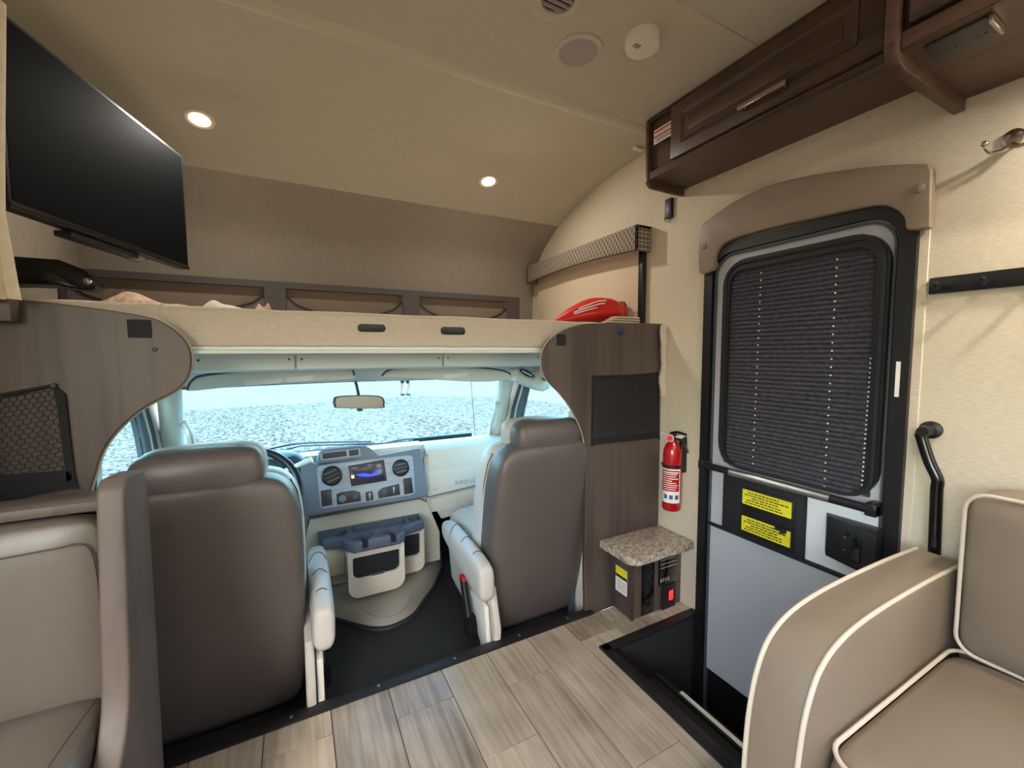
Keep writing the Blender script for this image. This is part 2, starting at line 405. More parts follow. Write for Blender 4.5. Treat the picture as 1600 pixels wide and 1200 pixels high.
SW = (-1.35, -.15, .95, 1.55)                                # unseen window added over the sofa, behind the camera, to let in daylight
def wseg(y0, y1, z0, z1, x): wr.box((x, y0, z0), (x+.04, y1, z1))
wseg(1.47, 2.72, 1.19, 2.2, XW); wseg(DY1, 1.47, -.46, 2.2, XW); wseg(DY0, DY1, DZ1, 2.2, XW)
wseg(SW[1], DY0, -.46, 2.2, XW); wseg(SW[0], SW[1], -.46, SW[2], XW); wseg(SW[0], SW[1], SW[3], 2.2, XW); wseg(YB, SW[0], -.46, 2.2, XW)
wall_right = struct(wr.build('wall_right', 'wall'), 'cream linen-textured wall on the door side')
wr = MB(); LW = (-1.7, .25, .85, 1.66); x = XL-.04  # unseen left window added, placed and sized for its daylight
wseg(LW[1], 1.47, -.06, 2.2, x); wseg(LW[0], LW[1], -.06, LW[2], x); wseg(LW[0], LW[1], LW[3], 2.2, x); wseg(YB, LW[0], -.06, 2.2, x)
wall_left = struct(wr.build('wall_left', 'wall'), 'cream linen-textured wall on the driver side')
struct(MB().box((XL-.04, 1.47, 1.19), (XL, 2.72, 2.2)).build('wall_left_bunk', 'cap_fabric'), 'taupe fabric side wall of the bunk behind the television')
struct(MB().box((XL-.04, YB-.04, -.06), (XW+.04, YB, 2.2)).build('wall_back', 'wall'), 'cream rear wall of the coach')
for n, (x, w) in enumerate(((XW+.015, SW), (XL-.025, LW))):
    g = struct(MB().box((x, w[0], w[2]), (x+.006, w[1], w[3])).build('window_%d' % (n+4), 'coachglass'), 'added coach side window pane, out of view')
    MB().ring([(x-.012, y, z) for y, z in rrect(w[0]-.02, w[1]+.02, w[2]-.02, w[3]+.02, .05)], [(x-.012, y, z) for y, z in rrect(w[0]+.03, w[1]-.03, w[2]+.03, w[3]-.03, .05)], (.03, 0, 0)).build('window_frame', 'black', g)
# wall batten right of the door
yb = P(1437, 500, X=XW).y
struct(MB().box((XW-.004, yb-.012, .0), (XW, DY0, 1.62), .002, 1).build('trim_4', 'wall'), 'narrow cream wall batten right of the entry door')
# ---- partitions between coach and cab
def part_pts(px): return smooth_open([P(x, y, Y=1.445) for x, y in px], 5)
rp = part_pts([(1000, 504.5), (940, 505), (905, 508), (872, 521), (853, 541), (847, 566), (855, 592), (878, 617), (899, 648), (914, 688), (916, 740), (915, 800), (914, 880), (915, 958)])
rp = [Vector((XW, 1.445, rp[0].z))]+rp+[Vector((rp[-1].x, 1.445, -.02)), Vector((XW, 1.445, -.02))]
part_r = struct(MB().prism(rp, (0, .022, 0), .003, 1).build('wall_cab_right', 'partwood'), 'dark wood partition with scooped edge beside the passenger seat')
lp = part_pts([(16, 466), (80, 473), (152, 482), (234, 496), (272, 515), (294, 540), (299, 566), (292, 592), (274, 611), (234, 632), (203, 654), (175, 683), (158, 711), (149, 740), (140, 771), (132, 830), (128, 900)])
lp = [Vector((XL, 1.445, lp[0].z+.005))]+lp+[Vector((lp[-1].x-.02, 1.445, 0)), Vector((XL, 1.445, 0))]
part_l = struct(MB().prism(lp, (0, .022, 0), .003, 1).build('wall_cab_left', 'partwood'), 'dark wood partition with scooped edge beside the driver seat')
for po, pts in ((part_r, rp), (part_l, lp)):                 # edge band, pale along the scoop: its lit edge put into colour
    q = [p+Vector((0, .011, 0)) for p in pts[16:(50 if po is part_r else -9)]]
    MB().tube(q, .004, 6).build('lit_edge_band', 'speaker_grille', po)
MB().lathe([(.007, 0), (.006, .004), (.002, .006)], P(242, 546, Y=1.445), (0, -1, 0), 14).build('screw_cover', 'postwood', part_l)
# ---- cab shell
CX = .32; XR, XLc = 1.17, -.53
cabf = struct(MB().box((XLc-.02, YS+.035, CF-.04), (XR+.02, 2.6, CF)).build('floor_cab', 'mat_rubber'), 'black rubber cab floor')
struct(MB().box((XLc-.02, 2.5, CF), (XR+.02, 2.55, .62)).build('wall_firewall', 'matblack'), 'dark footwell wall under the dashboard')
def extr(prof, x0, x1, th, name, mt): return sheet([Vector((0, y, z)) for y, z in prof], x0, x1, th, name, mt)
chl = struct(extr([(1.48, 1.166), (1.70, 1.165), (1.735, 1.160), (1.745, 1.112), (1.79, 1.10), (2.0, 1.092), (2.165, 1.088), (2.185, 1.03), (2.42, 1.022)], XLc, XR, .01, 'ceiling_cab', 'headliner'), 'pale cab headliner under the bunk')
for a, b in ((298, 461), (461.8, 692), (692.8, 846)):
    xa, xb = P(a, 560, Y=1.725).x, P(b, 560, Y=1.725).x
    o = MB().box((xa+.002, 1.722, 1.108), (xb-.002, 1.742, 1.172), .004, 2).build('overhead_panel', 'overhead', chl)
    for sx in (xa+.02, xb-.02): MB().lathe([(.004, 0), (.002, .002)], (sx, 1.722, 1.145), (0, -1, 0), 8).build('screw', 'weatherstrip', o)
# windscreen: two curved rails joined by glass
def rail(half, y0, bulge, z, n=14): return [Vector((CX+half*u, y0+bulge*(1-u*u), z)) for u in [-1+2*k/n for k in range(n+1)]]
wb, wt = rail(.81, 2.50, .17, .60), rail(.75, 2.20, .16, 1.03)
m = MB(); rows = 6
g0 = [[b.lerp(t, k/rows) for b, t in zip(wb, wt)] for k in range(rows+1)]
th = Vector((0, .006, .004))
m.loft([r+[p+th for p in r[::-1]] for r in g0])
ws = struct(m.build('window_1', 'windshield', ang=60), 'wide tinted windscreen')
MB().tube(wb, .012, 6).build('lower_seal', 'black', ws); MB().tube(wt, .014, 6).build('upper_seal', 'black', ws)
side = []
for s, x in ((1, XR), (-1, XLc)):
    inner = [(2.24, .60), (2.17, .83), (2.10, .985), (2.05, 1.01), (1.80, 1.02), (1.73, 1.0), (1.66, .90), (1.59, .60)]
    mid = [(2.35, .60), (2.26, .83), (2.15, 1.0), (2.07, 1.03), (1.80, 1.037), (1.72, 1.017), (1.65, .91), (1.58, .60)]
    outer = [(2.52, .60), (2.42, .83), (2.30, 1.0), (2.22, 1.10), (1.80, 1.12), (1.60, 1.12), (1.47, 1.0), (1.47, .60)]
    d = struct(MB().box((x, 1.47, CF-.02), (x+s*.07, 2.5, .60), .01, 2).build('door_%d' % (2 if s > 0 else 3), 'dash_tan'), 'cab door on the %s side' % ('passenger' if s > 0 else 'driver'))
    MB().ring([(x, *p) for p in outer], [(x, *p) for p in mid], (s*.05, 0, 0)).build('window_surround', 'plastic_tan', d)
    MB().ring([(x+s*.004, *p) for p in mid], [(x+s*.02, *p) for p in inner], (s*.03, 0, 0)).build('weatherstrip', 'weatherstrip', d)
    MB().tube([(x+s*.015, a[0]*.5+b[0]*.5, a[1]*.5+b[1]*.5) for a, b in zip(inner[:3], mid[:3])], .008, 6).build('window_channel', 'plastic_tan', d)
    MB().box((x-s*.05, 1.6, .38), (x, 2.2, .43), .015, 2).build('door_armrest', 'dash_tan', d)
    pane = struct(MB().prism([(x+s*.03, *p) for p in inner], (s*.005, 0, 0)).build('window_%d' % (2 if s > 0 else 3), 'sideglass'), 'tinted cab door window on the %s side' % ('passenger' if s > 0 else 'driver'))
    a, b = (wb[-1], wt[-1]) if s > 0 else (wb[0], wt[0])
    pil = MB(); secs = []
    for k in range(9):
        c = a.lerp(b, k/8) + Vector((s*.03, -.03, 0)); w = .05+.012*math.sin(k)
        secs.append([(c.x+.035*math.cos(t)*1.2, c.y+.05*math.sin(t), c.z) for t in [2*PI*j/14 for j in range(14)]])
    pil.loft(secs); po = struct(pil.build('trim_%d' % (5 if s > 0 else 6), 'plastic_tan'), 'pale windscreen pillar trim on the %s side' % ('passenger' if s > 0 else 'driver'))
    h0 = a.lerp(b, .1)+Vector((-s*.012, -.06, 0)); h1 = a.lerp(b, .62)+Vector((-s*.012, -.06, 0))
    MB().tube(smooth_open([h0+Vector((0, .03, 0)), h0+Vector((-s*.025, -.02, .04)), (h0+h1)/2+Vector((-s*.035, -.03, 0)), h1+Vector((-s*.025, -.02, -.04)), h1+Vector((0, .03, 0))], 5), .013, 8).build('grab_handle', 'plastic_tan', po)
    # pillar behind the door with the belt guide
    bp = MB().prism([(x-s*.0, 1.55, .98), (x, 1.63, .88), (x, 1.60, .55), (x, 1.50, .55), (x, 1.47, 1.05)], (-s*.02, 0, 0), .004, 2).build('pillar_trim', 'plastic_tan', d)
    MB().box((x-s*.026, 1.545, .76), (x-s*.018, 1.565, .84), .003, 1).build('belt_slot', 'black', d)
    bg = MB().box((x-s*.05, 1.54, .735), (x-s*.02, 1.575, .755), .006, 2).build('belt_guide', 'black', d)
    MB().box((x-s*.035, 1.556, CF), (x-s*.033, 1.60, .74)).build('seat_belt', 'weatherstrip', d)

# front end of the vehicle below the windscreen
struct(MB().loft([[(CX-h_, y, z) for y, z in ((2.68, .46), (3.1, .42), (3.45, .33), (3.55, .15), (3.55, -.45), (2.68, -.45))] for h_ in (.88, -.88)]).build('vehicle_bonnet', 'doorwhite'), 'white bonnet of the vehicle below the windscreen')
# ---- outside ground
GZ = -.78
edge = [P(x, y, Z=GZ) for x, y in ((-300, 668), (100, 655), (300, 641), (500, 628.5), (640, 619), (780, 620), (880, 631), (1000, 640))]
edge = [Vector((-60, 15.5, GZ))]+edge[2:7]+[Vector((30, 4, GZ)), Vector((60, -10, GZ))]
g = struct(MB().prism([(-60, -30, GZ)]+[tuple(p) for p in edge]+[(60, -30, GZ)], (0, 0, -.05)).build('ground_gravel', 'gravel'), 'grey gravel lot outside the windscreen')
struct(MB().box((-140, -60, GZ-.2), (140, 160, GZ-.03)).build('ground_pavement', 'pavement'), 'pale concrete pavement beyond the gravel')

# ================================================================== ENTRY DOOR
def yz(pts, x): return [(x, y, z) for y, z in pts]
n6 = 6
door = struct(MB().prism(yz(rrect(DY0+.01, DY1-.01, -.22, DZ1-.01, [.02, .02, .09, .09]), XW-.002), (.035, 0, 0)).build('door_1', 'doorgrey'), 'grey entry door with a black frame and a dark pleated window shade')
MB().ring(yz(rrect(DY0-.012, DY1+.006, -.45, DZ1+.012, [.01, .01, .11, .11], n6), XW-.022), yz(rrect(DY0+.028, DY1-.032, -.44, DZ1-.025, [.01, .01, .085, .085], n6), XW-.022), (.05, 0, 0)).build('door_frame', 'black', door)
MB().ring(yz(rrect(DY0+.034, DY1-.038, -.43, DZ1-.031, [.01, .01, .08, .08], n6), XW-.012), yz(rrect(DY0+.040, DY1-.044, -.42, DZ1-.037, [.01, .01, .076, .076], n6), XW-.012), (.02, 0, 0)).build('door_seal', 'weatherstrip', door)
MB().ring([(XW+.006, y, z) for y, z in [(DY0-.03, -.46), (DY1+.03, -.46), (DY1+.03, DZ1+.03), (DY0-.03, DZ1+.03)]], [(XW+.006, y, z) for y, z in [(DY0+.05, -.2), (DY1-.05, -.2), (DY1-.1, DZ1-.1), (DY0+.1, DZ1-.1)]], (.045, 0, 0)).build('door_jamb', 'black', door)
WI = (.589, 1.117, .70, 1.448)
pw = [P(x, y, X=XW-.015) for x, y in ((1135, 440), (1395, 365), (1370, 790), (1125, 720))]
wz0, wz1 = .703, 1.522
wf = MB().ring(yz(rrect(.584, 1.118, wz0, wz1, .095, n6), XW-.022), yz(rrect(.617, 1.090, wz0+.012, wz1-.04, .055, n6), XW-.020), (.022, 0, 0)).build('window_frame', 'black', door)
MB().ring(yz(rrect(.594, 1.108, wz0+.004, wz1-.012, .068, n6), XW-.026), yz(rrect(.602, 1.100, wz0+.008, wz1-.02, .062, n6), XW-.026), (.006, 0, 0)).build('frame_bead', 'matblack', wf)
m = MB(); N = 96; rows = []
for k in range(N+1):
    z = wz0+.012 + (wz1-.04-wz0-.012)*k/N; xx = XW-.009+(.003 if k % 2 else -.003)
    rows.append([Vector((xx, y, z)) for y in (.606, .76, .88, 1.0, 1.098)])
m.loft([r+[p+Vector((.003, 0, 0)) for p in r[::-1]] for r in rows])
shd = m.build('pleated_shade', 'shade_dark', door, ang=10)
for px_top, px_bot, ytop in (((1190, 415), (1176, 735), 0), ((1309, 392), (1288, 760), 0), ((1361, 560), (1346, 772), 0)):
    a, b = P(*px_top, X=XW-.0125), P(*px_bot, X=XW-.0125); n = 30
    for k in range(n):
        c = a.lerp(b, k/(n-1)); MB().lathe([(.0028, 0), (.0028, .0015)], c, (-1, 0, 0), 6).build('lit_cord_hole', 'white', shd)  # white discs painted for daylight showing through the cord holes
# bar, latch panel, lower rail
za = .690
MB().tube([(XW-.045, DY1-.02, za), (XW-.045, DY0+.03, za)], .014, 12).build('cross_bar', 'black', door)
MB().tube([(XW-.045, P(1142, 742, X=XW-.04).y, za), (XW-.045, P(1299, 783, X=XW-.04).y, za)], .0148, 14).build('bar_sleeve', 'steel', door)
for y in (DY1-.03, DY0+.045): MB().box((XW-.058, y-.015, za-.02), (XW, y+.015, za+.02), .005, 2).build('bar_mount', 'black', door)
z_rail = P(1200, 890, X=XW-.01).z
MB().box((XW-.012, DY0+.03, .425), (XW, DY1-.03, .440), .003, 1).build('lower_rail', 'black', door)
ya, yb_ = P(1130, 800, X=XW-.01).y, P(1258, 830, X=XW-.01).y
lk = MB().box((XW-.02, yb_, .432), (XW, ya, .672), .006, 2).build('latch_panel', 'matblack', door)
y1, y0 = P(1161, 800, X=XW-.02).y, P(1238, 810, X=XW-.02).y
MB().box((XW-.026, y0-.008, .452), (XW-.019, y1+.004, .642), .004, 2).build('latch_cover', 'black', lk)
for zt, zb in ((.632, .574), (.526, .468)):
    st = MB().box((XW-.0275, y0, zb), (XW-.0262, y1, zt)).build('warning_sticker', 'yellow', lk, label='yellow sticker with black print')
ink = MB()
for zt in (.632, .526):
    for k, (f0, f1) in enumerate(((.12, .82), (.05, .95), (.2, .75), (.1, .85), (.06, .9))):
        z = zt-.010-k*.0098; a = y1+(y0-y1)*f0; b = y1+(y0-y1)*f1; c = a
        while c > b+.01:
            w = random.uniform(.006, .02); ink.box((XW-.0279, max(c-w, b), z-.002), (XW-.0275, c, z+.002)); c -= w+.003
ink.build('print', 'ink', lk)
MB().box((XW-.045, y0+.012, .515), (XW-.026, y0+.03, .535), .004, 2).box((XW-.040, y0+.028, .52), (XW-.026, y0+.05, .53), .003, 2).build('latch_lever', 'black', lk)
yw1, yw0 = P(1258, 830, X=XW-.01).y, DY0+.03
wp = MB().box((XW-.008, yw0, .44), (XW, yw1, .672), .003, 1).build('white_panel', 'doorwhite', door)
yb1, yb0 = P(1281, 850, X=XW-.04).y, DY0+.02
bx_ = MB().prism([(XW-.008, yb1, .63), (XW-.045, yb1-.02, .632), (XW-.075, yb0+.03, .632), (XW-.075, yb0, .632), (XW-.008, yb0, .632)], (0, 0, -.135), .004, 2).build('lock_box', 'black', door)
MB().box((XW-.078, yb0+.035, .525), (XW-.062, yb0+.058, .605), .003, 2).build('lock_handle', 'glossblack', bx_)
MB().lathe([(.007, 0), (.005, .005)], (XW-.062, yb0+.075, .60), (-1, -.4, 0), 10).build('lock_knob', 'glossblack', bx_)
for z in (.585, .545): MB().lathe([(.003, 0), (.003, .002)], (XW-.060, yb0+.083, z), (-1, -.6, 0), 8).build('screw', 'steel', bx_)
MB().box((XW-.04, P(1335, 910, X=XW-.02).y, .452), (XW-.008, P(1325, 905, X=XW-.02).y-.07, .466), .006, 2).build('deadbolt_lever', 'glossblack', door)
py = P(1402, 590, X=XW-.022).y
MB().box((XW-.0235, py-.006, P(1400, 620, X=XW-.022).z), (XW-.0222, py+.004, P(1402, 565, X=XW-.022).z)).build('frame_sticker', 'white', door)
# padded arch valance above the door
vt = []
top = smooth_open([P(x, y, X=XW-.04) for x, y in ((1097, 350), (1113, 338), (1150, 313), (1200, 290), (1250, 277), (1300, 268), (1370, 259), (1440, 255), (1452, 258), (1456, 268))], 3)
bot = smooth_open([P(x, y, X=XW-.04) for x, y in ((1453, 355), (1417, 359), (1412, 340), (1395, 325), (1365, 321), (1300, 334), (1200, 357), (1140, 375), (1119, 393), (1113, 420), (1092, 426), (1092, 380))], 3)
va = MB().prism([p for p in top+bot], (.032, 0, 0), .006, 3)
va = tag(va.build('door_valance', 'pad'), 'tan padded arched valance over the entry door', 'valance')
for x, y in ((1436, 294), (1100, 385)): MB().lathe([(.013, 0), (.012, .004), (.006, .007)], P(x, y, X=XW-.04), (-1, 0, 0), 18).build('button', 'pad', va)

# ================================================================== OVERHEAD CABINETS
c1 = thing('overhead_cabinet', 'dark wood overhead cabinet with nickel pull and white warning label', 'cabinet', (1.46, .94, 1.88))
CY0, CY1, CXF, CZ = .50, 1.352, 1.352, 1.886
MB().box((CXF+.012, CY0, CZ), (XW-.001, CY1-.015, ZC-.001)).build('body', 'darkwood', c1)
ep = MB().prism([(x, CY1-.016, z) for x, z in rrect(CXF-.008, XW-.001, CZ-.028, ZC-.002, [.035, .003, .003, .01])], (0, .018, 0), .004, 2).build('end_panel', 'darkwood', c1)
MB().box((CXF-.004, CY0, CZ+.0), (CXF+.014, CY1-.015, CZ+.03), .002, 1).build('lower_rail', 'darkwood', c1)
MB().box((CXF-.004, CY0, ZC-.02), (CXF+.014, CY1-.015, ZC-.001), .002, 1).build('upper_rail', 'darkwood', c1)
dr = MB().box((CXF-.016, .545, CZ+.032), (CXF+.011, 1.215, ZC-.022), .004, 2).build('door', 'darkwood', c1)
MB().ring([(CXF-.021, y, z) for y, z in rrect(.60, 1.165, CZ+.075, ZC-.062, .004, 2)], [(CXF-.017, y, z) for y, z in rrect(.615, 1.15, CZ+.09, ZC-.077, .004, 2)], (.008, 0, 0)).build('moulding', 'darkwood', dr)
MB().box((CXF-.019, .635, CZ+.105), (CXF-.012, 1.13, ZC-.092), .004, 2).build('raised_panel', 'darkwood', dr)
hy0, hy1, hz = P(1228, 150, X=CXF-.04).y, P(1152, 185, X=CXF-.04).y, CZ+.068
h = MB().box((CXF-.045, hy0, hz-.008), (CXF-.038, hy1, hz+.008), .002, 2)
for y in (hy0+.015, hy1-.012): h.box((CXF-.042, y-.01, hz-.008), (CXF-.014, y+.006, hz+.008), .002, 1)
h.build('handle', 'nickel', dr)
l0, l1 = P(1022, 205, X=CXF-.006), P(1054, 185, X=CXF-.006)
lb = MB().box((CXF-.0062, l1.y, P(1030, 222, X=CXF-.006).z-.0), (CXF-.0048, l0.y, l0.z)).build('warning_label', 'white', c1, label='white label with red stripes')
zt, zb = l0.z, P(1030, 222, X=CXF-.006).z
m = MB()
for z in (zt-.008, (zt+zb)/2): m.box((CXF-.0068, l1.y+.002, z-.004), (CXF-.0062, l0.y-.002, z+.003))
m.build('label_stripe', 'orange_red', lb)
m = MB()
for k in range(7):
    z = zt-.017-k*(zt-zb-.02)/7
    if abs(z-(zt+zb)/2) > .006: m.box((CXF-.0066, l1.y+.006, z-.0012), (CXF-.0062, l0.y-.006-.01*(k % 2), z+.0012))
m.build('print', 'ink', lb)

c2 = thing('overhead_cabinet', 'deeper dark wood overhead cabinet with an outlet set in its underside', 'cabinet', (1.38, .1, 1.79))
XF2, Z2 = 1.195, 1.812
MB().box((XF2+.012, -1.0, Z2), (XW-.001, .46, ZC-.001)).build('body', 'darkwood', c2)
MB().prism([(x, .455, z) for x, z in rrect(XF2-.022, XW-.001, Z2-.03, ZC-.002, [.05, .003, .003, .01])], (0, .024, 0), .006, 2).build('end_panel', 'darkwood', c2)
MB().box((XF2-.004, -1.0, Z2), (XF2+.014, .455, Z2+.04), .002, 1).build('lower_rail', 'darkwood', c2)
for a, b in ((-.98, -.28), (-.26, .44)):
    d2 = MB().box((XF2-.016, a, Z2+.042), (XF2+.011, b, ZC-.012), .004, 2).build('door', 'darkwood', c2)
    MB().box((XF2-.019, a+.07, Z2+.11), (XF2-.012, b-.07, ZC-.08), .004, 2).build('raised_panel', 'darkwood', d2)
oc = P(1505, 62, Z=Z2)
op = MB().box((oc.x-.05, oc.y-.048, Z2-.008), (oc.x+.05, oc.y+.048, Z2-.0002), .006, 2).build('outlet_plate', 'cabinetgrey', c2)
for s in (-.022, .022):
    m = MB()
    for dx in (-.007, .007): m.box((oc.x+dx-.0015, oc.y+s-.005, Z2-.0086), (oc.x+dx+.0015, oc.y+s+.005, Z2-.0078))
    m.lathe([(.003, 0), (.003, .001)], (oc.x+.0, oc.y+s-.011, Z2-.0087), (0, 0, 1), 8)
    m.build('socket', 'black', op)
MB().box((oc.x-.052, oc.y-.055, Z2-.016), (oc.x+.02, oc.y-.048, Z2-.001), .001, 1).build('cover_edge', 'nickel', op)
# remote control hanging on the wall under the cabinet
rm = thing('remote_control', 'small black remote hanging on the wall under the overhead cabinet', 'remote', P(1047, 340, X=XW-.012))
a, b = P(1043, 313, X=XW), P(1053, 340, X=XW)
MB().box((XW-.018, b.y, b.z), (XW-.001, a.y, a.z), .005, 2).build('body', 'black', rm)
MB().tube(smooth_closed([(XW-.01, a.y+.004, b.z+.012), (XW-.01, a.y-.0, b.z-.008), (XW-.01, b.y+.012, b.z-.012), (XW-.01, b.y+.01, b.z+.006)], 5), .0018, 6, closed=True).build('lanyard', 'black', rm)

# ================================================================== WALL FITTINGS
# double robe hook
hc = P(1584, 222, X=XW)
hk = thing('robe_hook', 'brushed nickel double robe hook on the wall', 'hook', (XW, hc.y, hc.z-.03))
pts = [(XW-.001, hc.y+u, hc.z+v) for u, v in ((-.016, .022), (0, .030), (.016, .022), (.018, .006), (.010, -.010), (.0, -.016), (-.010, -.010), (-.018, .006))]
MB().prism(smooth_closed(pts, 4), (-.005, 0, 0), .001, 2).build('back_plate', 'nickel', hk)
for s in (-1, 1):
    pth = smooth_open([(XW-.005, hc.y, hc.z-.006), (XW-.018, hc.y+s*.012, hc.z-.018), (XW-.032, hc.y+s*.028, hc.z-.020), (XW-.042, hc.y+s*.036, hc.z-.008), (XW-.044, hc.y+s*.037, hc.z+.002)], 5)
    hh = MB().tube(pth, [.006-.003*k/(len(pth)-1) for k in range(len(pth))], 8).build('hook_arm', 'nickel', hk)
    MB().sphere(pth[-1], .0075, 12).build('hook_ball', 'nickel', hh)
for s in (-1, 1): MB().lathe([(.004, 0), (.003, .002)], (XW-.006, hc.y+s*.009, hc.z+.016), (-1, 0, 0), 10).build('screw', 'steel', hk)
# coat rack
zr0, zr1 = P(1451, 460, X=XW-.012).z, P(1452, 435, X=XW-.012).z; yr = P(1451, 448, X=XW-.012).y
rk = thing('coat_rack', 'black wall coat rack with pegs right of the door', 'rack', (XW, yr-.25, zr0))
MB().box((XW-.014, yr-.5, zr0), (XW-.0005, yr, zr1), .003, 2).build('board', 'black', rk)
for k in range(6):
    y = yr-.024-k*.085; zc_ = (zr0+zr1)/2-.003
    MB().tube(smooth_open([(XW-.012, y, zc_), (XW-.03, y, zc_-.004), (XW-.042, y, zc_+.008)], 4), [.006]*8+[.004], 8).build('peg', 'black', rk)
# grab handle
gh = thing('grab_handle', 'bent black metal grab handle on the wall right of the door', 'handle', (XW-.05, .47, .58))
ga, gbm, gc = P(1440, 682, X=XW-.045), P(1464, 760, X=XW-.045), P(1459, 880, X=XW-.045)
MB().tube(smooth_open([ga+Vector((.02, -.003, .018)), ga+Vector((0, 0, .008)), ga, ga.lerp(gbm, .5), gbm+Vector((0, 0, .02)), gbm+Vector((0, 0, -.01)), gbm.lerp(gc, .5), gc, gc+Vector((0, 0, -.12))], 4), .0135, 10).build('bar', 'glossblack', gh)
for q in (ga+Vector((0, -.006, .016)), gc+Vector((0, 0, -.12))):
    MB().lathe([(.024, 0), (.024, .012), (.015, .016), (.013, .062)], (XW-.0005, q.y, q.z), (-1, 0, 0), 20).build('mount', 'black', gh)
# fire extinguisher
ec = P(1050, 735, X=XW-.055); ez0 = P(1050, 796, X=XW-.055).z; ez1 = P(1054, 690, X=XW-.055).z
fx = thing('fire_extinguisher', 'red fire extinguisher strapped to the wall by the door', 'fire extinguisher', (ec.x, ec.y, ez0))
R = .0405; H = ez1-ez0
MB().lathe([(R*.85, 0), (R, .008), (R, H*.80), (R*.93, H*.88), (R*.72, H*.95), (R*.4, H), (R*.38, H+.012)], (ec.x, ec.y, ez0), (0, 0, 1), 32).build('cylinder', 'red', fx)
def wrap(z0, z1, a0, a1, rr, th_=.0008, n=14):
    # curved label around the cylinder, centred on the side that faces into the room
    mm = MB(); secs = []
    for k in range(n+1):
        a = a0+(a1-a0)*k/n; c, s_ = math.cos(a), math.sin(a)
        secs.append([(ec.x+c*rr, ec.y+s_*rr, z0), (ec.x+c*rr, ec.y+s_*rr, z1), (ec.x+c*(rr+th_), ec.y+s_*(rr+th_), z1), (ec.x+c*(rr+th_), ec.y+s_*(rr+th_), z0)])
    return mm.loft(secs)
ac = math.radians(217)
lz = lambda f: ez0+H*f
wrap(lz(.13), lz(.62), ac-1.3, ac+1.05, R).build('label_white', 'white', fx)
wrap(lz(.30), lz(.60), ac-1.1, ac+.9, R+.0008).build('label_red', 'red', fx)
m = MB()
for k in range(9):
    z = lz(.575-k*.031)
    t = wrap(z-.0016-(.002 if k == 0 else 0), z+.0016, ac-.95, ac+(.75 if k != 4 else .2)-.12*(k % 3), R+.0016, .0004, 10)
    tmp = bpy.data.meshes.new('t'); t.bm.to_mesh(tmp); t.bm.free(); m.bm.from_mesh(tmp); bpy.data.meshes.remove(tmp)
m.build('print', 'white', fx)
m = MB()
for a in (-.75, -.15, .45):
    t = wrap(lz(.185), lz(.245), ac+a, ac+a+.36, R+.0009, .0005, 5); tmp = bpy.data.meshes.new('t'); t.bm.to_mesh(tmp); t.bm.free(); m.bm.from_mesh(tmp); bpy.data.meshes.remove(tmp)
m.build('pictograms', 'blue_ink', fx)
MB().lathe([(R+.001, 0), (R+.004, .001), (R+.004, .013), (R+.001, .014)], (ec.x, ec.y, lz(.63)), (0, 0, 1), 32, cap=False).box((ec.x-.01, ec.y+R, lz(.63)), (ec.x+.008, ec.y+R+.016, lz(.66)), .002, 1).build('strap', 'black', fx)
ez = ez1+.008
MB().lathe([(.016, 0), (.017, .02), (.012, .028)], (ec.x, ec.y, ez), (0, 0, 1), 16).build('valve', 'black', fx)
gd = MB().lathe([(.017, 0), (.017, .01)], (ec.x-.012, ec.y+.004, ez+.008), (-1, -.7, 0), 20).build('gauge', 'steel', fx)
MB().lathe([(.013, 0), (.013, .001)], (ec.x-.022, ec.y-.003, ez+.008), (-1, -.7, 0), 20).build('gauge_face', 'redbag', gd)
MB().tube(smooth_open([(ec.x, ec.y+.012, ez+.026), (ec.x-.004, ec.y-.03, ez+.038), (ec.x-.004, ec.y-.075, ez+.034)], 5), .006, 8).build('upper_lever', 'black', fx)
MB().prism([(ec.x+.004, ec.y-.01, ez+.014), (ec.x+.004, ec.y-.06, ez+.034), (ec.x+.004, ec.y-.07, ez+.028), (ec.x+.004, ec.y-.05, ez+.012)], (-.01, 0, 0), .002, 1).build('carry_handle', 'white', fx)
MB().tube(smooth_open([(ec.x, ec.y-.014, ez+.012), (ec.x, ec.y-.05, ez), (ec.x, ec.y-.075, ez-.03), (ec.x, ec.y-.082, ez-.045)], 5), .006, 8).build('nozzle', 'black', fx)
MB().box((ec.x+.02, ec.y-.035, lz(.55)), (XW-.0005, ec.y-.018, ez+.012), .002, 1).build('wall_bracket', 'black', fx)
MB().tube([(ec.x, ec.y+.012, ez+.018), (ec.x, ec.y+.065, ez+.018)], .003, 6).build('safety_pin', 'white', fx)

# ================================================================== PEDESTAL WITH STONE TOP
pd = thing('pedestal_cabinet', 'small dark wood pedestal with a stone-look top and switches', 'cabinet', (1.4, 1.37, 0))
MB().box((1.262, 1.303, 0), (XW-.001, 1.443, .285), .004, 2).build('body', 'partwood', pd)
MB().box((1.256, 1.299, .0), (1.272, 1.313, .285), .003, 2).build('corner_trim', 'darkwood', pd)
tp = [(x, y, .285) for x, y in rrect(1.196, XW-.002, 1.232, 1.443, [.05, .012, .002, .002])]
MB().prism(tp, (0, 0, .034), .004, 3).build('stone_top', 'stone', pd)
q = lambda x, y: P(x, y, Y=1.302)
a, b = q(1029, 873), q(1056, 905)
dp = MB().box((a.x, 1.296, b.z), (b.x, 1.304, a.z), .003, 2).build('control_display', 'glossblack', pd)
m = MB()
for k in range(3): m.box((a.x+.008, 1.2952, a.z-.012-k*.018), (b.x-.012+.004*k, 1.2962, a.z-.009-k*.018))
for k in range(4): m.box((a.x+.01+k*.015, 1.2952, b.z+.014), (a.x+.016+k*.015, 1.2962, b.z+.03))
m.build('display_marks', 'speaker_grille', dp)
a, b = q(1003, 875), q(1021, 955)
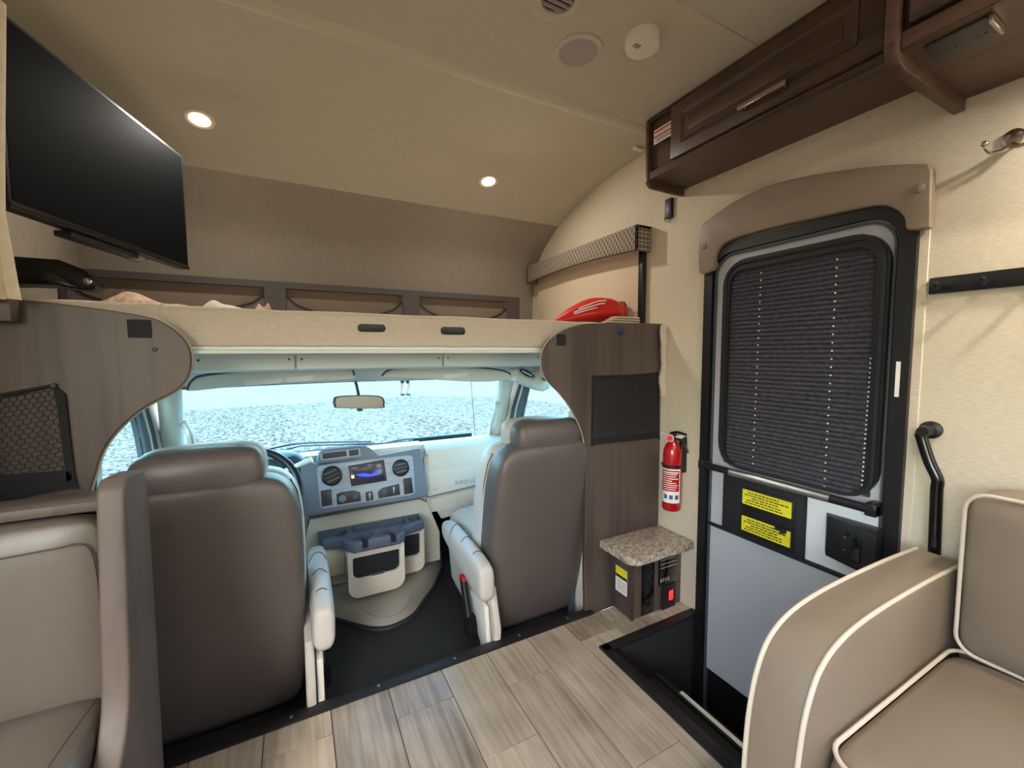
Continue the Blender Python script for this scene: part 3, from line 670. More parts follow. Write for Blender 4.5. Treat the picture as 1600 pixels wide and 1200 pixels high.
MB().box((a.x, 1.298, b.z), (b.x, 1.304, a.z), .003, 2).build('socket_plate', 'glossblack', pd)
for zc_ in (a.z-.06, a.z-.11, b.z+.05):
    MB().lathe([(.019, 0), (.019, .008), (.012, .010), (.012, .004)], ((a.x+b.x)/2, 1.300, zc_), (0, -1, 0), 18).build('socket', 'black', pd)
a, b = q(1033, 915), q(1053, 945)
sw = MB().box((a.x, 1.293, b.z), (b.x, 1.304, a.z), .004, 2).build('rocker_switch', 'black', pd)
a, b = q(1043, 922), q(1049, 934)
MB().box((a.x, 1.2915, b.z), (b.x, 1.2935, a.z), .001, 1).build('red_indicator', 'redlight', sw, label='glowing red rocker light')
s0, s1 = P(957, 880, X=1.262), P(979, 925, X=1.262)
st = MB().box((1.2608, 1.335, .09), (1.2622, 1.408, .205)).build('warning_label', 'white', pd)
MB().box((1.2602, 1.335, .155), (1.2609, 1.408, .205)).build('label_band', 'yellow', st); MB().box((1.2598, 1.335, .158), (1.2603, 1.408, .170)).build('label_stripe', 'ink', st)
m = MB()
for k in range(5): m.box((1.2603, 1.342, .100+k*.010), (1.2608, 1.40-.006*(k % 2), .1035+k*.010))
m.build('print', 'speaker_grille', st)

# ================================================================== PARTITION FITTINGS
def net_pocket(name, label, px, y, cell, parent_loc):
    t = thing(name, label, 'net pocket', parent_loc)
    c = [P(x, yy, Y=y) for x, yy in px]                       # four corners: TL, TR, BR, BL
    def at(u, v): return c[0].lerp(c[1], u).lerp(c[3].lerp(c[2], u), v)
    W = (c[1]-c[0]).length; Hh = (c[3]-c[0]).length
    m = MB(); nu, nv = max(2, int(W/cell)), max(2, int(Hh/(cell*.9)))
    off = Vector((0, -.004, 0)); bulge = lambda u, v: Vector((0, -.012*math.sin(PI*u)*math.sin(PI*min(v*1.1, 1)), 0))
    def node(i, j, k): # honeycomb: zigzag rows
        u = (i+.5*k)/nu; v = (j+(.18 if (i*2+k+j) % 2 else -.18))/nv
        u = min(max(u, 0), 1); v = min(max(v, 0), 1); return at(u, v)+off+bulge(u, v)
    for j in range(nv+1):
        path = [node(i, j, k) for i in range(nu) for k in (0, 1)]
        m.tube(path, .0013, 3)
        if j < nv:
            for i in range(nu):
                for k in (0, 1):
                    if (i*2+k+j) % 2: m.tube([node(i, j, k), node(i, j+1, k)], .0013, 3)
    m.build('mesh', 'net', t)
    MB().tube([at(0, 0)+off, at(.5, .015)+off+Vector((0, -.008, 0)), at(1, 0)+off], .004, 6).build('elastic_top', 'net', t)
    MB().prism([at(0, .90)+Vector((0, -.001, 0)), at(1, .90)+Vector((0, -.001, 0)), at(1, 1)+Vector((0, -.001, 0)), at(0, 1)+Vector((0, -.001, 0))], (0, -.006, 0)).build('bottom_band', 'net', t)
    for u in (0, 1): MB().tube([at(u, v/8)+off for v in range(9)], .004, 6).build('side_band', 'net', t)
    for u, v in ((.0, 0), (1, 0), (1, 1), (0, 1)): MB().lathe([(.006, 0), (.005, .004)], at(u, v)+Vector((0, -.006, 0)), (0, -1, 0), 10).build('stud', 'black', t)
    return t
nr = net_pocket('net_pocket', 'black mesh net pocket on the partition beside the passenger seat', ((926, 588), (1027, 583), (1028, 684), (924, 695)), 1.444, .0085, P(975, 695, Y=1.44))
nl = net_pocket('net_pocket', 'black mesh net pocket on the partition beside the driver seat', ((-60, 624), (86, 602), (120, 760), (-60, 795)), 1.444, .013, P(40, 790, Y=1.44))
# black cloth lining behind the nets (they hang doubled over)
c = [P(x, y, Y=1.4449) for x, y in ((930, 589), (1027, 584), (1028, 684), (925, 694))]
MB().prism(c, (0, -.003, 0)).build('inner_layer', 'net_back', nr)
c = [P(x, y, Y=1.4449) for x, y in ((-60, 745), (114, 735), (120, 760), (-60, 795))]
MB().prism(c, (0, -.008, 0)).build('inner_layer', 'net', nl)
c = [P(x, y, Y=1.4449) for x, y in ((86, 602), (104, 616), (120, 760), (108, 762), (92, 640))]
MB().prism(c, (0, -.008, 0)).build('bunched_edge', 'net', nl)
for px, lab in (((870, 522, 884, 540), 'small black square hook-tape patch on the right partition'), ((198, 499, 238, 528), 'larger black hook-tape patch on the left partition')):
    a, b = P(px[0], px[1], Y=1.444), P(px[2], px[3], Y=1.444)
    tag(MB().box((a.x, 1.4425, b.z), (b.x, 1.4449, a.z), .0008, 1).build('hook_tape_patch', 'blueknob' if False else 'matblack'), lab, 'patch')
kb = thing('round_knob', 'dark blue round snap knob near the top of the right partition', 'knob', P(970, 524, Y=1.44))
MB().lathe([(.019, 0), (.019, .004), (.012, .008)], P(970, 517, Y=1.4449), (0, -1, 0), 24).build('base', 'blueknob', kb)
MB().lathe([(.009, 0), (.009, .006), (.005, .009)], P(970, 517, Y=1.4369), (0, -1, 0), 18).build('cap', 'blueknob', kb)
# beige tie strap hanging at the partition corner
a, b = P(1034, 508, Y=1.43), P(1036, 618, Y=1.43)
sp = MB(); secs = []
for k in range(12):
    z = a.z+(b.z-a.z)*k/11; y = 1.42+.004*math.sin(k*1.7); w = .013+.003*math.sin(k*.9)
    secs.append([(XW-.006-2*w, y-.004, z), (XW-.006, y-.006, z), (XW-.006, y+.004, z), (XW-.006-2*w, y+.006, z)])
tag(sp.loft(secs).build('tie_strap', 'bunkfabric'), 'beige fabric strap hanging at the edge of the right partition', 'strap')

# ================================================================== BUNK OVER THE CAB
bk = thing('bunk_bed', 'cab-over bunk with a tan fabric-wrapped front edge', 'bunk bed', (XC, 2.05, 1.19))
MB().box((XL+.001, 1.56, 1.19), (XW-.001, 2.665, 1.235)).build('platform', 'cabinetgrey', bk)
MB().box((XL+.003, 1.575, 1.235), (XW-.003, 2.44, 1.296), .015, 3).build('mattress', 'mattress', bk)
xa, xb = P(246, 500, Y=1.50).x, P(864, 510, Y=1.50).x
def bolster(x0, x1, y0, y1, z0, z1, seed):
    m = MB(); secs = []; n = 26
    for k in range(n+1):
        x = x0+(x1-x0)*k/n; rr = random.Random(seed+k); d = .0015*math.sin(k*1.3+seed); e = .03 if k in (0, n) else 0
        yy = rrect(y0+d, y1, z0+d*.6, z1+.0012*math.sin(k*.8), [.008, .008, .02, .02], 4)
        secs.append([(x, yc+(0 if not e else (1 if yc < (y0+y1)/2 else -1)*.006), zc_) for yc, zc_ in yy])
    return m.loft(secs)
bolster(xa, xb, 1.498, 1.575, 1.187, 1.303, 1).build('front_bolster', 'bunkfabric', bk)
bolster(XL+.004, xa+.006, 1.504, 1.575, 1.2, 1.308, 9).build('side_bolster', 'bunkfabric', bk)
bolster(xb-.006, XW-.004, 1.504, 1.575, 1.2, 1.303, 5).build('side_bolster', 'bunkfabric', bk)
MB().box((XLc+.01, 1.502, 1.1765), (XR-.01, 1.57, 1.1875), .002, 1).build('gap_light_strip', 'overhead', bk)  # pale strip added for the light in the gap under the bunk
for x, y, w in ((580.5, 512.5, 22), (707.5, 517, 19)):
    a, b = P(x-w, y-6.5, Y=1.497), P(x+w, y+6.5, Y=1.497)
    MB().prism([(px, 1.492, pz) for px, pz in rrect(a.x, b.x, b.z, a.z, .012)], (0, .008, 0), .002, 2).build('strap_slot', 'black', bk)
# row of storage pockets along the front of the bunk
pr = thing('storage_pockets', 'dark wood rail with cloth storage pockets across the bunk front', 'storage rail', (XC, 2.45, 1.3))
PY = 2.45; X0, X1 = XL+.004, P(811, 470, Y=PY).x
MB().box((X0, PY-.009, P(600, 452, Y=PY).z-.030+.0, ), (X1, PY+.009, P(600, 451, Y=PY).z), .002, 1).build('top_rail', 'cabinetgrey', pr)
zr = P(600, 451, Y=PY).z
ups = [(X0, X0+.03)]+[(P(a, 470, Y=PY).x, P(b, 470, Y=PY).x) for a, b in ((413, 447), (629, 655), (791, 811))]
for a, b in ups: MB().box((a, PY-.009, 1.30), (b, PY+.009, zr-.03), .002, 1).build('upright', 'cabinetgrey', pr)
for (a0, a), (b, b0) in zip(ups, ups[1:]):
    MB().box((a, PY+.02, 1.30), (b, PY+.03, zr-.005)).build('pocket_back', 'pocketfabric', pr)
    n = 14; w = b-a
    topc = [(a+w*k/n, PY-.002, 1.46-.095*math.sin(PI*k/n)**.6) for k in range(n+1)]
    MB().prism([(b, PY-.002, 1.30), (a, PY-.002, 1.30)]+topc, (0, .004, 0)).build('pocket_front', 'pocketgrey', pr)
    MB().tube([Vector(p)+Vector((0, -.002, 0)) for p in topc], .004, 6).build('pocket_binding', 'black', pr)
MB().box((X0, PY, 1.296), (X1, 2.66, 1.31)).build('pocket_floor', 'cabinetgrey', pr)
# things lying on the bunk
def pile(name, px0, px1, y0, y1, z0, hgt, mt, label, cat, seed, layers=1):
    a, b = P(px0, 478, Y=(y0+y1)/2).x, P(px1, 478, Y=(y0+y1)/2).x; m = MB(); nx, ny = 26, 12
    rnd = random.Random(seed); ph = [rnd.uniform(0, 6) for _ in range(6)]
    def hh(u, v):
        e = min(1, 4*min(u, 1-u))**.5*min(1, 4*min(v, 1-v))**.5
        return e*(hgt*(.62+.28*math.sin(u*4+ph[0])+.07*math.sin(u*11+v*4+ph[1])+.05*math.sin(v*9+u*3+ph[2])))
    top = [[Vector((a+(b-a)*i/nx, y0+(y1-y0)*j/ny, z0+.006+max(0, hh(i/nx, j/ny)))) for i in range(nx+1)] for j in range(ny+1)]
    vs = [m.verts(r) for r in top]; lo = [m.verts([Vector((p.x, p.y, z0)) for p in r]) for r in top]
    for j in range(ny):
        for i in range(nx):
            m.face([vs[j][i], vs[j][i+1], vs[j+1][i+1], vs[j+1][i]]); m.face([lo[j][i], lo[j+1][i], lo[j+1][i+1], lo[j][i+1]])
    for i in range(nx): m.face([lo[0][i], lo[0][i+1], vs[0][i+1], vs[0][i]]); m.face([lo[ny][i+1], lo[ny][i], vs[ny][i], vs[ny][i+1]])
    for j in range(ny): m.face([lo[j+1][0], lo[j][0], vs[j][0], vs[j+1][0]]); m.face([lo[j][nx], lo[j+1][nx], vs[j+1][nx], vs[j][nx]])
    return tag(m.build(name, mt, ang=60), label, cat)
pile('rumpled_blanket', 175, 318, 1.66, 2.05, 1.2985, .075, 'blanket', 'rumpled tan patterned blanket lying on the bunk behind the left partition', 'blanket', 3)
pile('folded_sheet', 322, 399, 1.66, 1.95, 1.2985, .055, 'mattress', 'folded pale sheet with grey edges lying on the bunk', 'sheet', 8)
pile('crumpled_cloth', 400, 425, 1.60, 1.8, 1.2985, .055, 'blanket', 'small crumpled printed cloth at the end of the folded sheet', 'cloth', 12)
# red plastic bag at the wall end of the bunk
bcen = P(925, 483, Y=1.56); b0, b1 = P(864, 500, Y=1.66).x, min(P(990, 480, Y=1.66).x, XW-.035)
bag = thing('red_bag', 'glossy red plastic bag with white print on the bunk by the wall', 'bag', ((b0+b1)/2, 1.62, 1.30))
m = MB(); n = 24; secs = []
prof_t = [(0, .0, .004), (.08, .010, .016), (.2, .030, .045), (.35, .048, .075), (.5, .062, .09), (.65, .066, .095), (.8, .062, .085), (.9, .052, .055), (.95, .05, .04), (1, .06, .05)]
for u, hgt, dp_ in prof_t:
    x = b0+(b1-b0)*u; hgt *= 1.55; zc_ = 1.308+hgt*.62+(.016*u if u > .85 else .012*u)
    secs.append([(x, 1.68+dp_*math.cos(2*PI*k/n)*(1+.1*math.sin(5*k)), zc_+(.62*hgt+.003)*math.sin(2*PI*k/n)*(1+.06*math.sin(7*k+u*20))) for k in range(n)])
m.loft(secs).build('bag_body', 'redbag', bag, ang=70, sub=1)
MB().tube([(b1-.035, 1.67, 1.425), (b1-.032, 1.635, 1.42), (b1-.028, 1.622, 1.40)], .003, 5).build('tie', 'black', bag)
def bagpt(u, z):  # lettering bands resting on the bag front
    i = 0
    for (u0, h0, d0), (u1, h1, d1) in zip(prof_t, prof_t[1:]):
        if u0 <= u <= u1: f = (u-u0)/(u1-u0); h_ = h0+(h1-h0)*f; d_ = d0+(d1-d0)*f
    h_ *= 1.55; zc_ = 1.308+h_*.62+.012*u; s_ = (z)/1.0
    return Vector((b0+(b1-b0)*u, 1.68-d_*math.sqrt(max(0, 1-s_*s_))*1.06-.001, zc_+(.62*h_+.003)*s_))
m = MB()
for (ua, ub, s_) in ((.28, .60, .62), (.22, .56, .40), (.22, .46, .18)):
    m.tube([bagpt(ua+(ub-ua)*k/8, s_) for k in range(9)], .0028, 5)
m.build('print', 'white', bag)
fc = thing('folded_cloth', 'folded beige cloth tucked under the end of the red bag', 'cloth', (P(975, 500, Y=1.60).x, 1.54, 1.30))
for k in range(3):
    a, b = P(948+6*k, 500, Y=1.52).x, P(998, 500, Y=1.52).x
    MB().prism([(x, y, 1.303+k*.011) for x, y in rrect(a, min(b, XW-.01), 1.505, 1.565, .01)], (0, 0, .009), .004, 2).build('fold', 'bunkfabric', fc)
# side window: patterned valance box and roller shade
wv = thing('window_valance', 'patterned fabric valance box over the bunk side window', 'valance', (1.52, 2.08, 1.67))
yv0, yv1 = 1.548, 2.62; xf = 1.47
zt0, zb0 = P(995, 346, X=xf).z, P(995, 390, X=xf).z
ytl = [(yv0, 1.785)]; xs_ = 12
top = [(yv0, 1.79), (2.585, 1.722)]
m = MB(); n = 16; f_t, f_b = [], []
ya = P(995, 368, X=xf).y; yb2 = P(823, 435, X=xf).y
for k in range(n+1):
    t = k/n; y = ya+(yb2-ya)*t
    xp = 995+(823-995)*t
    # top edge is straight, lower edge sweeps up slightly in the middle
    f_t.append((y, 1.775)); f_b.append((y, 1.655+.022*math.sin(PI*t)))
m.prism([(xf, y, z) for y, z in f_t]+[(xf, y, z) for y, z in f_b[::-1]], (.014, 0, 0), .003, 2)
m.box((xf, ya-.0, 1.655), (XW-.001, ya+.014, 1.775), .003, 2); m.box((xf, yb2-.014, 1.655), (XW-.001, yb2, 1.775), .003, 2); m.box((xf+.014, ya, 1.763), (XW-.001, yb2, 1.775))
m.build('fabric_box', 'valance', wv)
MB().tube([(xf-.001, y, z-.001) for y, z in f_b], .004, 6).build('lower_piping', 'thread', wv)
sh = thing('roller_shade', 'beige roller shade pulled down over the bunk side window', 'shade', (XW-.02, 2.1, 1.30))
MB().box((XW-.022, ya+.06, 1.312), (XW-.019, yb2-.03, 1.76)).build('cloth', 'shade_beige', sh)
MB().box((XW-.03, ya+.025, 1.312), (XW-.003, ya+.055, 1.70), .004, 2).build('side_track', 'black', sh)
MB().tube([(XW-.03, ya+.05, 1.735), (XW-.03, yb2-.03, 1.735)], .018, 12).build('roller', 'shade_beige', sh)

# ================================================================== CEILING FITTINGS
def puck(pos, nrm, label, power=10):
    t = thing('puck_light', label, 'ceiling light', pos, 'recessed warm ceiling lights')
    pos = Vector(pos); nrm = Vector(nrm).normalized()
    MB().lathe([(.052, 0), (.052, .004), (.046, .009), (.036, .006), (.036, 0)], pos, nrm, 36, cap=False).build('trim_ring', 'lamp_ring', t)
    MB().lathe([(.0355, .001), (.0355, .005), (.02, .0075)], pos, nrm, 28).build('lens', 'lens', t)
    ld = bpy.data.lights.new('bulb', 'AREA'); ld.shape = 'DISK'; ld.size = .06; ld.energy = power; ld.color = (1, .93, .82)
    lo = bpy.data.objects.new('bulb', ld); COL.objects.link(lo); lo.parent = t; lo.location = nrm*.014
    lo.rotation_euler = nrm.to_track_quat('-Z', 'Y').to_euler()
    return t
def ceil_hit(x, y):
    d = ray(x, y); t = .5
    for _ in range(4000):
        p = CAM_POS+d*t
        if p.z >= zc_at(p.y): break
        t += .001
    e_ = .02; sl = (zc_at(p.y+e_)-zc_at(p.y-e_))/(2*e_)
    return Vector((p.x, p.y, zc_at(p.y))), Vector((0, sl, -1)).normalized()
for (x, y, lab) in ((312, 185, 'lit round ceiling light over the bunk nearest the television'), (763, 282, 'lit round ceiling light over the bunk nearest the side window')):
    c, nn = ceil_hit(x, y); puck(c+nn*.001, nn, lab, PUCK_FRONT)
for (x, y, lab) in ((.85, -.15, 'added unseen round ceiling light above the sofa'), (-.25, -.5, 'added unseen round ceiling light above the dinette'), (.35, -1.1, 'added unseen round ceiling light over the rear aisle'), (.95, -1.2, 'added unseen round ceiling light above the rear end of the sofa')):
    puck((x, y, ZC-.001), (0, 0, -1), lab, PUCK_REAR)  # unseen lights added behind the view to fill the coach
puck((1.43, .0, 1.811), (0, 0, -1), 'unseen round light added under the deep overhead cabinet', 8)  # unseen lamp added where the hook shadows point, to brighten that wall
c = P(904, 80, Z=ZC)
sk = thing('ceiling_speaker', 'round flush ceiling speaker with a mauve-grey grille', 'speaker', (c.x, c.y, ZC-.01))
MB().lathe([(.078, 0), (.078, .005), (.068, .010), (.062, .006)], (c.x, c.y, ZC), (0, 0, -1), 40, cap=False).build('bezel', 'ceil', sk)
MB().lathe([(.066, .0), (.066, .006), (.03, .009)], (c.x, c.y, ZC), (0, 0, -1), 40).build('grille', 'speaker_grille', sk)
c = P(1004, 57, Z=ZC)
sm = thing('smoke_detector', 'round white smoke detector on the ceiling', 'smoke detector', (c.x, c.y, ZC-.04))
MB().lathe([(.052, 0), (.052, .028), (.049, .036), (.040, .038)], (c.x, c.y, ZC), (0, 0, -1), 40).build('housing', 'offwhite', sm)
for k in range(3): MB().box((c.x-.036+k*.008, c.y-.012, ZC-.0392), (c.x-.033+k*.008, c.y+.004, ZC-.0378)).build('sounder_slot', 'ink', sm)
c = P(872, -6, Z=ZC)
vn = thing('ceiling_vent', 'round beige ceiling air vent with dark louvres', 'vent', (c.x, c.y, ZC-.02))
MB().lathe([(.082, 0), (.080, .006), (.060, .014), (.046, .012), (.046, .002)], (c.x, c.y, ZC), (0, 0, -1), 40, cap=False).build('bezel', 'ceil', vn)
MB().lathe([(.046, .001), (.046, .003)], (c.x, c.y, ZC), (0, 0, -1), 30).build('throat', 'black', vn)
for k in range(4):
    y = c.y-.027+k*.018; w = math.sqrt(.045**2-(y-c.y)**2)
    MB().prism([(c.x-w, y, ZC-.003), (c.x-w, y+.003, ZC-.003), (c.x-w, y+.005, ZC-.011), (c.x-w, y+.002, ZC-.011)], (2*w, 0, 0)).build('louvre', 'speaker_grille', vn)
for (x, y, lab) in ((375, 152, 'small ceiling screw cap between the bunk lights, nearest the television'), (577, 202, 'small ceiling screw cap midway between the bunk lights'), (735, 239, 'small ceiling screw cap just above the right bunk light')):
    c, nn = ceil_hit(x, y); tag(MB().lathe([(.011, 0), (.010, .003), (.004, .005)], c, nn, 16).build('screw_cap', 'ceil'), lab, 'screw cap')
c, nn = ceil_hit(998, 231)
tag(MB().box((c.x-.03, c.y-.012, c.z-.012), (c.x+.025, c.y+.012, c.z), .004, 2).build('curtain_clip', 'offwhite'), 'small cream curtain clip on the ceiling beside the overhead cabinet', 'clip')

# ================================================================== TELEVISION
tv = thing('television', 'black flat-screen television hung beside the bunk', 'television', (-.46, 1.76, 1.5))
A, B = Vector((-.566, 1.405, 0)), Vector((-.360, 2.10, 0)); u = (B-A).normalized(); nrm = Vector((u.y, -u.x, 0))  # nrm faces the room
zt, zb = 1.942, 1.502
def tvbox(u0, u1, d0, d1, z0, z1, r=0):
    Lg = (B-A).length; q = [A+u*(u0*Lg)+nrm*d0, A+u*(u1*Lg)+nrm*d0, A+u*(u1*Lg)+nrm*d1, A+u*(u0*Lg)+nrm*d1]
    return MB().prism([(p.x, p.y, z0) for p in q], (0, 0, z1-z0), r, 2)
tvbox(0, 1, -.035, 0, zb, zt, .003).build('housing', 'black', tv)
tvbox(.012, .988, 0, .0015, zb+.018, zt-.010).build('screen_panel', 'screen', tv)
tvbox(0, 1, -.002, .004, zb, zb+.014, .002).build('lower_bezel', 'glossblack', tv)
tvbox(.2, .8, -.065, -.035, zb+.06, zt-.1, .01).build('back_cover', 'black', tv)
tvbox(.25, .62, -.05, -.01, zb-.018, zb, .004).build('connector_bar', 'black', tv)
Lg = (B-A).length
MB().tube(smooth_open([A+u*(.42*Lg)+Vector((0, 0, zb-.015)), A+u*(.50*Lg)+Vector((0, 0, zb-.032)), A+u*(.6*Lg)+Vector((0, 0, zb-.03)), A+u*(.66*Lg)+Vector((0, 0, zb-.01))], 5), .002, 6).build('cable', 'black', tv)
cm = (A+B)/2
MB().box((XL+.0005, cm.y-.08, 1.62), (XL+.02, cm.y+.08, 1.82), .003, 1).tube([(XL+.015, cm.y, 1.72), (cm.x-.3*0-.09, cm.y+.08, 1.72), (cm.x-nrm.x*.06, cm.y-nrm.y*.06, 1.72)], .016, 8).build('wall_mount', 'black', tv)
# black folding shelf bracket under the television, on the left wall
br = thing('support_bracket', 'black hinged support bracket under the television', 'bracket', (-.7, 1.95, 1.38))
BYp = 1.95
a = [P(x, y, Y=BYp) for x, y in ((20, 400), (90, 405), (128, 420), (146, 436), (150, 446), (143, 452), (128, 453), (92, 446), (20, 444))]
MB().prism(a, (0, .09, 0), .006, 3).build('arm', 'black', br)
MB().prism([P(x, y, Y=BYp-.002) for x, y in ((20, 424), (90, 428), (125, 447), (118, 452), (90, 446), (20, 444))], (0, -.012, 0), .003, 2).build('lower_flange', 'glossblack', br)
MB().lathe([(.012, 0), (.012, .006), (.006, .009)], P(138, 440, Y=BYp-.001), (0, -1, 0), 16).build('pivot', 'steel', br)
MB().prism([P(20, 400, Y=BYp), P(20, 444, Y=BYp), Vector((XL+.001, BYp, P(20, 444, Y=BYp).z)), Vector((XL+.001, BYp, P(20, 400, Y=BYp).z))], (0, .09, 0)).build('wall_plate', 'black', br)
# curtain gathered at the left edge
cu = MB(); secs = []; CYp = 1.375
cpx = [(0, -6, 3), (120, -8, 2), (250, -8, 1), (330, -8, 2), (360, -8, 7), (400, -8, 15), (440, -8, 22), (468, -9, 28)]
for k, (y, xa_, xb_) in enumerate(cpx):
    a, b = P(xa_-90, y, Y=CYp), P(xb_, y, Y=CYp); row = []
    for j in range(25):
        t = j/24; p = a.lerp(b, t); row.append(Vector((p.x, p.y+.014*math.sin(t*26)*(.6+.4*t), b.z)))
    secs.append(row+[p+Vector((0, .006, 0)) for p in row[::-1]])
ct = tag(cu.loft(secs).build('privacy_curtain', 'cream', ang=60), 'cream cab curtain gathered at the left edge beside the television', 'curtain')
tag(MB().box((XL+.001, 1.40, P(8, 502, Y=1.40).z), (P(16, 480, Y=1.40).x, 1.444, P(8, 467, Y=1.40).z), .004, 2).build('wood_block', 'partwood'), 'small brown wood block on the left partition under the curtain', 'wood block')

# ================================================================== DINETTE BENCH (behind the driver seat)
bn = thing('dinette_bench', 'dinette bench with taupe cushions and a dark wood end panel', 'bench', (-.6, .9, 0))
# end panel profile in Y-Z, standing at X -.34 .. -.30
prof = smooth_open([(0, 1.05, .905), (0, 1.041, .86), (0, 1.03, .75), (0, 1.015, .62), (0, 1.008, .56), (0, .99, .49), (0, .945, .435), (0, .88, .40), (0, .76, .38), (0, .62, .37), (0, .58, .34), (0, .57, .2)], 4)
loop = [(y, z) for _, y, z in prof]+[(.57, .0), (1.165, .0), (1.19, .87), (1.18, .90), (1.16, .915), (1.07, .922)]
MB().prism([(-.342, y, z) for y, z in loop], (.042, 0, 0), .006, 3).build('end_panel', 'postwood', bn)
MB().box((XL+.002, 1.15, 0), (-.343, 1.185, .855), .004, 2).build('back_panel', 'postwood', bn)
MB().box((XL+.002, 1.10, .852), (-.343, 1.19, .874), .006, 2).build('top_rail', 'postwood', bn)
MB().box((XL+.004, .60, 0), (-.344, 1.15, .36), .004, 2).build('seat_box', 'postwood', bn)
def cushion(x0, x1, y0, y1, z0, z1, r, puff, axis, mt, name, parent, seg=10, slope=0):
    # rounded, slightly puffed box; axis = direction of the puffed face
    bm = bmesh.new(); bmesh.ops.create_cube(bm, size=2)
    bmesh.ops.subdivide_edges(bm, edges=bm.edges[:], cuts=seg, use_grid_fill=True)
    hx, hy, hz = (x1-x0)/2, (y1-y0)/2, (z1-z0)/2; h = Vector((hx, hy, hz)); c = Vector(((x0+x1)/2, (y0+y1)/2, (z0+z1)/2))
    for v in bm.verts:
        q = Vector((v.co.x*hx, v.co.y*hy, v.co.z*hz)); inner = Vector((max(-hx+r, min(hx-r, q.x)), max(-hy+r, min(hy-r, q.y)), max(-hz+r, min(hz-r, q.z))))
        d = q-inner
        if d.length > 1e-6: q = inner+d.normalized()*r
        u_, w_ = [v.co[k] for k in range(3) if k != axis]
        if abs(v.co[axis]) > .3: q[axis] += math.copysign(puff*(1-u_**2)*(1-w_**2), v.co[axis])
        q.y += slope*(q.z)
        v.co = c+q
    m = MB(); m.bm = bm
    return m.build(name, mt, parent, ang=80, sub=1)
bc = cushion(XL+.006, -.346, 1.07, 1.148, .445, .848, .03, .018, 1, 'bench', 'back_cushion', bn)
cushion(XL+.006, -.346, .56, 1.10, .362, .500, .045, .012, 2, 'bench', 'seat_cushion', bn)
# stitched seams
MB().tube(smooth_open([(XL+.01, 1.062, .80), (-.6, 1.052, .80), (-.42, 1.058, .803), (-.378, 1.066, .803), (-.362, 1.071, .78), (-.357, 1.074, .7), (-.357, 1.075, .53)], 5), .0016, 5).build('seam', 'thread', bc)
MB().tube(smooth_open([(-.363, 1.05, .498), (-.368, .93, .508), (-.378, .76, .508), (-.385, .62, .495)], 5), .0016, 5).build('seam', 'thread', bn)

# ================================================================== SOFA
sf = thing('sofa', 'taupe leather sofa with cream piping beside the entry door', 'sofa', (1.18, -.4, 0))
AY0, AY1 = .372, .472
def arm_prof(y):
    o = smooth_open([(1.485, y, .628), (1.3, y, .637), (1.1, y, .640), (.97, y, .636), (.88, y, .622), (.82, y, .592), (.785, y, .54), (.765, y, .47), (.755, y, .37), (.752, y, .2), (.752, y, .0)], 4)
    return o
pa = arm_prof(AY0); pb = arm_prof(AY1)
loop = [Vector(p) for p in pa]+[Vector((1.485, AY0, 0))]
m = MB(); m.prism(loop, (0, AY1-AY0, 0), .008, 3); ar = m.build('arm', 'sofa', sf, ang=30)
for y in (AY0+.004, AY1-.004): MB().tube([Vector((p.x-.001, y, p.z+.0005)) for p in pa], .0045, 8).build('piping', 'piping', ar)
MB().box((.80, -1.2, .05), (1.5, AY0-.002, .32), .01, 2).build('base', 'sofa', sf)
sc_ = cushion(.80, 1.40, -.42, AY0-.006, .32, .455, .04, .02, 2, 'sofa', 'seat_cushion', sf)
sc2 = cushion(.80, 1.40, -1.2, -.425, .32, .455, .04, .02, 2, 'sofa', 'seat_cushion', sf)
MB().tube([(x, y, .449) for x, y in rrect(.808, 1.40, -.415, AY0-.012, .05, 6)], .0042, 8, closed=True).build('piping', 'piping', sc_)
def back_c(y0, y1):
    o = cushion(1.36, XW-.045, y0, y1, .44, .845, .045, .03, 0, 'sofa', 'back_cushion', sf)
    e_ = []
    for y, z in rrect(y0+.004, y1-.004, .455, .838, .04, 5): e_.append((1.372+.0*z, y, z))
    MB().tube(e_, .0042, 8, closed=True).build('piping', 'piping', o)
back_c(-.42, AY0-.014); back_c(-1.2, -.43)

